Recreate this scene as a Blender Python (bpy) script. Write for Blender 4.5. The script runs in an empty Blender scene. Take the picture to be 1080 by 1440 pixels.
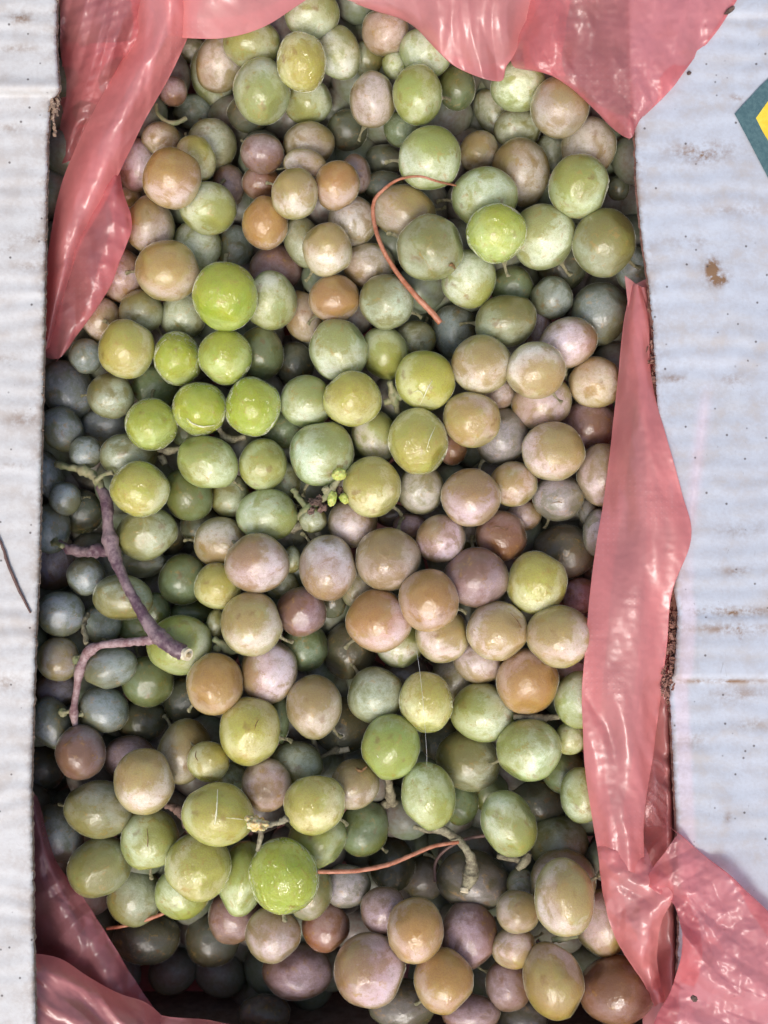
import bpy, bmesh, math, random
import numpy as np
from mathutils import Vector, Matrix, noise
rnd = random.Random(11)

# ---------------------------------------------------------------- camera, world, sun, exposure
S = 0.00022          # metres per photo pixel on the plane z = 0
D = 0.40             # camera height above that plane
W_PX, H_PX = 1080, 1440
scene = bpy.context.scene
COL = scene.collection
cam_d = bpy.data.cameras.new('camera')
cam = bpy.data.objects.new('camera', cam_d); COL.objects.link(cam)
cam.location = (0, 0, D); cam.rotation_euler = (0, 0, 0)
cam_d.sensor_fit = 'VERTICAL'; cam_d.sensor_height = 24
cam_d.lens = 24 / (2 * (H_PX * S / 2) / D)
cam_d.clip_start = 0.01; cam_d.clip_end = 100
cam_d.dof.use_dof = True; cam_d.dof.focus_distance = D - 0.004; cam_d.dof.aperture_fstop = 9.0
scene.camera = cam
SUN_EL, SUN_AZ = 58, -100      # degrees; azimuth counted in the picture plane (x right, y up)
w = bpy.data.worlds.new('World'); scene.world = w; w.use_nodes = True
nt = w.node_tree; bg = nt.nodes['Background']
sky = nt.nodes.new('ShaderNodeTexSky'); sky.sky_type = 'NISHITA'; sky.sun_disc = False
sky.sun_elevation = math.radians(SUN_EL); sky.sun_rotation = math.radians(90 - SUN_AZ)
sky.dust_density = 4.0; sky.air_density = 1.0; sky.ozone_density = 1.0
nt.links.new(sky.outputs[0], bg.inputs[0]); bg.inputs[1].default_value = 0.15
sun_d = bpy.data.lights.new('sun', 'SUN'); sun_d.energy = 1.45; sun_d.angle = math.radians(16); sun_d.color = (1, .97, .93)
sun = bpy.data.objects.new('sun', sun_d); COL.objects.link(sun)
az, el = math.radians(SUN_AZ), math.radians(SUN_EL)
sd = Vector((math.cos(az) * math.cos(el), math.sin(az) * math.cos(el), math.sin(el)))
sun.rotation_euler = sd.to_track_quat('Z', 'Y').to_euler(); sun.location = sd * 2
scene.view_settings.view_transform = 'Standard'; scene.view_settings.look = 'None'
scene.view_settings.exposure = 0.34; scene.view_settings.gamma = 1
scene.cycles.use_denoising = True
scene.cycles.max_bounces = 10; scene.cycles.transparent_max_bounces = 16
scene.cycles.diffuse_bounces = 4

# ---------------------------------------------------------------- helpers
def P(px, py, z=0.0):
    "photo pixel seen at height z -> world point"
    k = (D - z) / D
    return Vector(((px - W_PX / 2) * S * k, (H_PX / 2 - py) * S * k, z))
def lin(c):
    return tuple((v / 255 / 12.92) if v / 255 <= .04045 else ((v / 255 + .055) / 1.055) ** 2.4 for v in c)
def smooth(me):
    me.polygons.foreach_set('use_smooth', [True] * len(me.polygons)); me.update()
def link(name, me, mat=None, parent=None):
    o = bpy.data.objects.new(name, me); COL.objects.link(o)
    if mat and not me.materials: me.materials.append(mat)
    if parent: o.parent = parent
    return o
def tag(o, label=None, cat=None, group=None, kind=None):
    for k, v in (('label', label), ('category', cat), ('group', group), ('kind', kind)):
        if v: o[k] = v
    return o
def empty(name, loc=(0, 0, 0)):
    o = bpy.data.objects.new(name, None); COL.objects.link(o); o.location = loc; o.empty_display_size = .01
    return o
def grid_mesh(name, V, nu, nv, smooth_on=True):
    "V: (nv, nu, 3)"
    idx = np.arange(nu * nv).reshape(nv, nu)
    f = np.stack([idx[:-1, :-1], idx[:-1, 1:], idx[1:, 1:], idx[1:, :-1]], -1).reshape(-1, 4)
    me = bpy.data.meshes.new(name)
    me.from_pydata([tuple(p) for p in V.reshape(-1, 3)], [], [tuple(map(int, q)) for q in f])
    if smooth_on: smooth(me)
    return me
def cr(pts, n):
    "Catmull-Rom through pts (k, d) -> n samples"
    pts = np.array(pts, float); k = len(pts)
    if k == 1: return np.repeat(pts, n, 0)
    p = np.vstack([2 * pts[0] - pts[1], pts, 2 * pts[-1] - pts[-2]])
    t = np.linspace(0, k - 1, n); i = np.minimum(t.astype(int), k - 2); u = (t - i)[:, None]
    a, b, c, d = p[i], p[i + 1], p[i + 2], p[i + 3]
    return .5 * (2 * b + (c - a) * u + (2 * a - 5 * b + 4 * c - d) * u ** 2 + (3 * b - a - 3 * c + d) * u ** 3)

class N:
    "tiny node-tree writer"
    def __init__(s, name):
        s.m = bpy.data.materials.new(name); s.m.use_nodes = True; s.t = s.m.node_tree; s.t.nodes.clear()
        s.out = s.t.nodes.new('ShaderNodeOutputMaterial')
    def n(s, ty, ins=None, **kw):
        nd = s.t.nodes.new(ty)
        for k, v in kw.items(): setattr(nd, k, v)
        for k, v in (ins or {}).items():
            if isinstance(v, bpy.types.NodeSocket): s.t.links.new(v, nd.inputs[k])
            else: nd.inputs[k].default_value = v
        return nd
    def math(s, op, a, b=0.0, c=0.0, clamp=False):
        nd = s.n('ShaderNodeMath', {0: a, 1: b, 2: c}, operation=op); nd.use_clamp = clamp
        return nd.outputs[0]
    def ramp(s, v, lo, hi):
        nd = s.n('ShaderNodeMapRange', {0: v, 1: lo, 2: hi}, interpolation_type='SMOOTHSTEP'); return nd.outputs[0]
    def noise(s, vec, scale, detail=3, rough=.5, dist=0.0):
        return s.n('ShaderNodeTexNoise', {'Vector': vec, 'Scale': scale, 'Detail': detail, 'Roughness': rough, 'Distortion': dist}).outputs[0]
    def mix(s, f, a, b, mode='MIX'):
        nd = s.n('ShaderNodeMix', data_type='RGBA', blend_type=mode)
        for sock, v in ((nd.inputs[0], f), (nd.inputs[6], a), (nd.inputs[7], b)):
            if isinstance(v, bpy.types.NodeSocket): s.t.links.new(v, sock)
            else: sock.default_value = v if not isinstance(v, tuple) or len(v) == 4 else (*v, 1)
        return nd.outputs[2]
    def bump(s, h, strength, dist, normal=None):
        ins = {'Height': h, 'Strength': strength, 'Distance': dist}
        if normal: ins['Normal'] = normal
        return s.n('ShaderNodeBump', ins).outputs[0]
    def attr(s, name, ty='OBJECT'):
        return s.n('ShaderNodeAttribute', attribute_name=name, attribute_type=ty)
    def finish(s, sh):
        s.t.links.new(sh, s.out.inputs[0]); return s.m

# ---------------------------------------------------------------- materials
def grape_material():
    g = N('grape_skin')
    tc = g.n('ShaderNodeTexCoord').outputs['Object']
    info = g.n('ShaderNodeObjectInfo')
    off = g.n('ShaderNodeVectorMath', {0: info.outputs['Random'], 1: (91.0, 37.0, 53.0)}, operation='MULTIPLY').outputs[0]
    v = g.n('ShaderNodeVectorMath', {0: tc, 1: off}, operation='ADD').outputs[0]
    skin = info.outputs['Color']; bloom_amt = info.outputs['Alpha']
    bloomc = g.attr('bloom_color').outputs['Color']; blush = g.attr('blush').outputs['Color']
    patch = g.attr('patch').outputs['Vector']; psize = g.attr('patch_size').outputs['Fac']; wet = g.attr('wet').outputs['Fac']
    n1 = g.noise(v, 1.3, 4, .55, .5); n2 = g.noise(v, 3.2, 5, .62, .4); n3 = g.noise(v, 11, 6, .7, .6); n4 = g.noise(v, 45, 3, .6)
    # rubbed patch: the waxy bloom is wiped off and the clear skin shows
    nrm = g.n('ShaderNodeVectorMath', {0: tc}, operation='NORMALIZE').outputs[0]
    dot = g.n('ShaderNodeVectorMath', {0: nrm, 1: patch}, operation='DOT_PRODUCT').outputs['Value']
    d2 = g.math('ADD', dot, g.math('MULTIPLY', g.math('SUBTRACT', n2, .5), 1.0))
    d2 = g.math('ADD', d2, g.math('MULTIPLY', g.math('SUBTRACT', n3, .5), .40))
    d3 = g.math('SUBTRACT', d2, g.math('SUBTRACT', 1.0, psize))
    rub = g.math('ADD', g.math('MULTIPLY', g.ramp(d3, -.06, .12), .5), g.math('MULTIPLY', g.ramp(d3, -.40, .38), .5))
    rub2 = g.ramp(g.math('ADD', n1, g.math('MULTIPLY', n3, .35)), .70, .84)
    rubs = g.math('MAXIMUM', rub, g.math('MULTIPLY', rub2, .7))
    veil = g.math('MULTIPLY', g.ramp(n3, .25, .72), .30)
    veil = g.math('ADD', g.math('ADD', veil, .54), g.math('MULTIPLY', g.ramp(n2, .28, .66), .45))
    veil = g.math('MULTIPLY', veil, g.math('SUBTRACT', 1.0, g.math('MULTIPLY', rubs, .80)))
    sc = g.n('ShaderNodeVectorMath', {0: v, 1: (2.2, 15.0, 6.0)}, operation='MULTIPLY').outputs[0]
    scr = g.ramp(g.noise(sc, 1.6, 5, .7, 1.2), .52, .72)
    veil = g.math('MULTIPLY', veil, g.math('SUBTRACT', 1.0, g.math('MULTIPLY', scr, .30)))
    veil = g.math('MULTIPLY', veil, g.math('ADD', .80, g.math('MULTIPLY', g.ramp(n4, .35, .6), .28)))
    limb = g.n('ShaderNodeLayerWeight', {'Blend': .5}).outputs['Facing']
    veil = g.math('MULTIPLY', veil, g.math('SUBTRACT', 1.0, g.math('MULTIPLY', g.ramp(limb, .20, .82), .74)))  # painted rim shading: bloom colour thins where the skin turns from view
    veil = g.math('MULTIPLY', veil, bloom_amt, clamp=True)
    # blush: a soft stain round the patch direction that breaks into fine speckle
    bmk = g.ramp(g.math('ADD', g.math('MULTIPLY', dot, .30), g.math('MULTIPLY', n1, 1.1)), .50, .88)
    spk = g.ramp(g.math('ADD', g.math('MULTIPLY', n4, .6), g.math('MULTIPLY', g.noise(v, 22, 4, .7), .4)), .42, .56)
    bmk = g.math('MULTIPLY', bmk, g.math('ADD', .55, g.math('MULTIPLY', spk, .45)))
    # the clear skin is deeper in colour than the flesh under the bloom
    deep = g.n('ShaderNodeHueSaturation', {'Saturation': 1.12, 'Value': .92, 'Color': skin}).outputs[0]
    sk = g.mix(g.math('MULTIPLY', bmk, .40), deep, blush)
    sk = g.mix(g.math('MULTIPLY', spk, .22), sk, (.14, .08, .03))
    blc = g.mix(g.math('MULTIPLY', bmk, .50), bloomc, blush)
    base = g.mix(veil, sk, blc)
    fr = g.ramp(g.noise(v, 34, 4, .75), .50, .62)
    base = g.mix(g.math('MULTIPLY', fr, g.math('ADD', .10, g.math('MULTIPLY', bmk, .26))), base, (.26, .13, .055))
    am = g.ramp(g.math('ADD', n2, g.math('MULTIPLY', n3, .45)), .80, .92)
    base = g.mix(g.math('MULTIPLY', am, .42), base, (.42, .25, .065))
    vo = g.n('ShaderNodeTexVoronoi', {'Vector': v, 'Scale': 8.5, 'Randomness': 1.0})
    dots = g.math('SUBTRACT', 1.0, g.ramp(vo.outputs['Distance'], .03, .10))
    keep = g.n('ShaderNodeSeparateColor', {0: vo.outputs['Color']}).outputs[0]
    dots = g.math('MULTIPLY', dots, g.ramp(keep, .45, .55))
    base = g.mix(g.math('MULTIPLY', dots, .7), base, (.05, .03, .015))
    vb = g.n('ShaderNodeTexVoronoi', {'Vector': g.n('ShaderNodeVectorMath', {0: v, 1: g.n('ShaderNodeVectorMath', {0: g.n('ShaderNodeTexNoise', {'Vector': v, 'Scale': 4.0}).outputs[1], 1: (.45, .45, .45)}, operation='MULTIPLY').outputs[0]}, operation='ADD').outputs[0], 'Scale': 1.6})
    kb = g.n('ShaderNodeSeparateColor', {0: vb.outputs['Color']}).outputs[1]
    scab = g.math('MULTIPLY', g.math('SUBTRACT', 1.0, g.ramp(vb.outputs['Distance'], .05, .30)), g.ramp(kb, .55, .7))
    base = g.mix(g.math('MULTIPLY', scab, .5), base, (.22, .11, .04))
    rough = g.n('ShaderNodeMapRange', {0: veil, 1: 0.0, 2: .9, 3: .10, 4: .32}).outputs[0]
    rough = g.math('SUBTRACT', rough, g.math('MULTIPLY', wet, .08), clamp=True)
    nb = g.bump(n2, .10, .10); nb = g.bump(n3, .05, .02, nb); nb = g.bump(n4, .06, .006, nb)
    wb = g.bump(g.noise(v, 2.4, 2, .5, .6), g.math('ADD', .05, g.math('MULTIPLY', wet, .5)), .10, nb)
    pr = g.n('ShaderNodeBsdfPrincipled', {'Base Color': base, 'Roughness': rough, 'Normal': nb, 'IOR': 1.5,
        'Subsurface Weight': 1.0, 'Subsurface Radius': (1.0, .97, .62), 'Subsurface Scale': .009,
        'Sheen Weight': .7, 'Sheen Roughness': .10, 'Sheen Tint': (1.0, 1.0, .82, 1),
        'Coat Weight': g.math('ADD', .25, g.math('MULTIPLY', wet, .9)), 'Coat Roughness': .06, 'Coat Normal': wb})
    return g.finish(pr.outputs[0])

def bag_material(name, col, clear=.28):
    g = N(name)
    geo = g.n('ShaderNodeTexCoord'); v = geo.outputs['Object']; uv = g.n('ShaderNodeUVMap').outputs[0]
    n = g.noise(v, 60, 4, .6); nf = g.noise(v, 420, 3, .6)
    c = g.mix(g.ramp(n, .3, .7), tuple(x * .86 for x in col), tuple(min(1, x * 1.08) for x in col))
    # rows of tiny embossed dimples
    vo = g.n('ShaderNodeTexVoronoi', {'Vector': uv, 'Scale': 1.0, 'Randomness': .12})
    dim = g.math('SUBTRACT', 1.0, g.ramp(vo.outputs['Distance'], .10, .30))
    zone = g.ramp(g.noise(v, 26, 2), .54, .66)
    dim = g.math('MULTIPLY', dim, zone)
    nb = g.bump(n, .35, .0012); nb = g.bump(dim, .3, .00015, nb); nb = g.bump(nf, .2, .0001, nb)
    c = g.mix(g.math('MULTIPLY', dim, .09), c, (.98, .75, .75))
    dif = g.n('ShaderNodeBsdfPrincipled', {'Base Color': c, 'Roughness': .40, 'Normal': nb, 'IOR': 1.5, 'Coat Weight': 1.0, 'Coat IOR': 1.7, 'Coat Roughness': .27, 'Coat Normal': nb})
    trl = g.n('ShaderNodeBsdfTranslucent', {'Color': c, 'Normal': nb})
    trp = g.n('ShaderNodeBsdfTransparent', {'Color': (*[min(1, x ** .35) for x in col], 1)})
    m1 = g.n('ShaderNodeMixShader', {0: .38, 1: dif.outputs[0], 2: trl.outputs[0]})
    m2 = g.n('ShaderNodeMixShader', {0: clear, 1: m1.outputs[0], 2: trp.outputs[0]})
    return g.finish(m2.outputs[0])

def card_material(name, tint):
    g = N(name)
    v = g.n('ShaderNodeTexCoord').outputs['Object']
    st = g.attr('stain', 'GEOMETRY').outputs['Fac']; pk = g.attr('pinkish', 'GEOMETRY').outputs['Fac']
    big = g.noise(v, 30, 5, .6); mid = g.noise(v, 130, 5, .65); fine = g.noise(v, 900, 4, .6)
    st_v = g.n('ShaderNodeVectorMath', {0: v, 1: (.35, 1.0, 1.0)}, operation='MULTIPLY').outputs[0]
    streak = g.noise(st_v, 190, 4, .6)
    c = g.mix(g.math('MULTIPLY', g.ramp(big, .35, .7), .5), tint, tuple(x * .86 for x in tint))
    c = g.mix(g.math('MULTIPLY', g.ramp(streak, .48, .72), .40), c, (.46, .44, .42))
    c = g.mix(g.math('MULTIPLY', g.ramp(mid, .52, .74), .42), c, (.44, .39, .34))
    c = g.mix(g.math('MULTIPLY', pk, .5), c, (.66, .52, .58))
    stm = g.math('MULTIPLY', st, g.ramp(g.math('ADD', mid, g.math('MULTIPLY', fine, .5)), .56, .92), clamp=True)
    c = g.mix(stm, c, (.20, .115, .06))
    vo = g.n('ShaderNodeTexVoronoi', {'Vector': v, 'Scale': 330.0})
    kp = g.n('ShaderNodeSeparateColor', {0: vo.outputs['Color']}).outputs[0]
    scu = g.n('ShaderNodeVectorMath', {0: v, 1: (1.0, .22, 1.0)}, operation='MULTIPLY').outputs[0]
    c = g.mix(g.math('MULTIPLY', g.ramp(g.noise(scu, 520, 3, .7, 2.0), .66, .74), g.math('MULTIPLY', g.ramp(big, .45, .6), .45)), c, (.16, .14, .13))
    sp = g.math('MULTIPLY', g.math('SUBTRACT', 1.0, g.ramp(vo.outputs['Distance'], .06, .17)), g.ramp(g.math('ADD', kp, g.math('MULTIPLY', big, .5)), .93, 1.0))
    c = g.mix(g.math('MULTIPLY', sp, .85), c, (.07, .055, .05))
    nb = g.bump(mid, .35, .0006); nb = g.bump(fine, .3, .0001, nb)
    pr = g.n('ShaderNodeBsdfPrincipled', {'Base Color': c, 'Roughness': .55, 'Normal': nb, 'Specular IOR Level': .35})
    return g.finish(pr.outputs[0])

def simple_material(name, c1, c2, scale, rough=.7, bump=.0004, sss=0.0, stretch=(1, 1, 1)):
    g = N(name)
    v = g.n('ShaderNodeTexCoord').outputs['Object']
    v = g.n('ShaderNodeVectorMath', {0: v, 1: stretch}, operation='MULTIPLY').outputs[0]
    n = g.noise(v, scale, 5, .65); n2 = g.noise(v, scale * 5, 3, .6)
    c = g.mix(g.ramp(g.math('ADD', g.math('MULTIPLY', n, .7), g.math('MULTIPLY', n2, .3)), .38, .62), c1, c2)
    nb = g.bump(n, .6, bump)
    pr = g.n('ShaderNodeBsdfPrincipled', {'Base Color': c, 'Roughness': rough, 'Normal': nb, 'Subsurface Weight': sss, 'Subsurface Scale': .002})
    return g.finish(pr.outputs[0])

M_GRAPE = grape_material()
M_BAG = bag_material('pink_film', lin((240, 158, 155)), .26)
M_BAG2 = bag_material('pink_film_single_layer', lin((240, 152, 153)), .50)
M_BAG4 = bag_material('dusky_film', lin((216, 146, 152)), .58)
M_BAG3 = bag_material('clear_film', lin((238, 206, 210)), .80)
M_CARD_L = card_material('white_card_left', (.555, .55, .535))
M_CARD_R = card_material('white_card_right', (.46, .49, .54))
M_KRAFT = simple_material('brown_kraft', (.23, .15, .10), (.36, .26, .19), 300, .85)
M_KRAFT_R = simple_material('red_brown_kraft', (.16, .07, .05), (.30, .15, .11), 300, .85)
M_STEM = simple_material('purple_stem', (.09, .045, .06), (.27, .19, .19), 200, .5, .0004, stretch=(1, 1, 1))
M_STEM2 = simple_material('pinkish_stem', (.20, .10, .10), (.42, .30, .29), 260, .55, .0005)
M_STEMG = simple_material('green_stem', (.16, .19, .08), (.30, .27, .15), 200, .6, .0004)
M_CUT = simple_material('cut_wood', (.62, .52, .33), (.75, .68, .5), 700, .8)
M_PITH = simple_material('cut_pith', (.30, .22, .10), (.45, .36, .2), 700, .8)
M_DRY = simple_material('dry_stem', (.13, .105, .065), (.32, .29, .18), 420, .75, .0005)
M_TENDRIL = simple_material('rust_tendril', (.34, .11, .05), (.50, .22, .13), 350, .5, .0002)
M_TENDRIL_D = simple_material('dark_tendril', (.10, .05, .04), (.16, .09, .07), 350, .6, .0002)
M_PED = simple_material('pedicel_green', (.20, .20, .09), (.38, .33, .20), 3, .6, .02)
M_BUD = simple_material('yellow_bud', (.36, .44, .07), (.58, .60, .18), 300, .45, .0004, .3)
M_FLESH = simple_material('torn_flesh', (.55, .40, .12), (.72, .66, .40), 260, .2, .0010, .4)
M_BROWN = simple_material('brown_debris', (.06, .035, .025), (.2, .12, .09), 400, .8, .0006)
M_PRINT_G = simple_material('print_dark_green', (.045, .10, .11), (.08, .15, .155), 900, .5, .0001)
M_PRINT_Y = simple_material('print_yellow', (.72, .50, .03), (.80, .60, .06), 500, .5, .0001)
M_GROUND = simple_material('concrete', (.28, .27, .26), (.38, .37, .35), 30, .9)
M_THREAD = simple_material('pale_thread', (.6, .6, .58), (.75, .75, .72), 300, .5)
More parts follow.
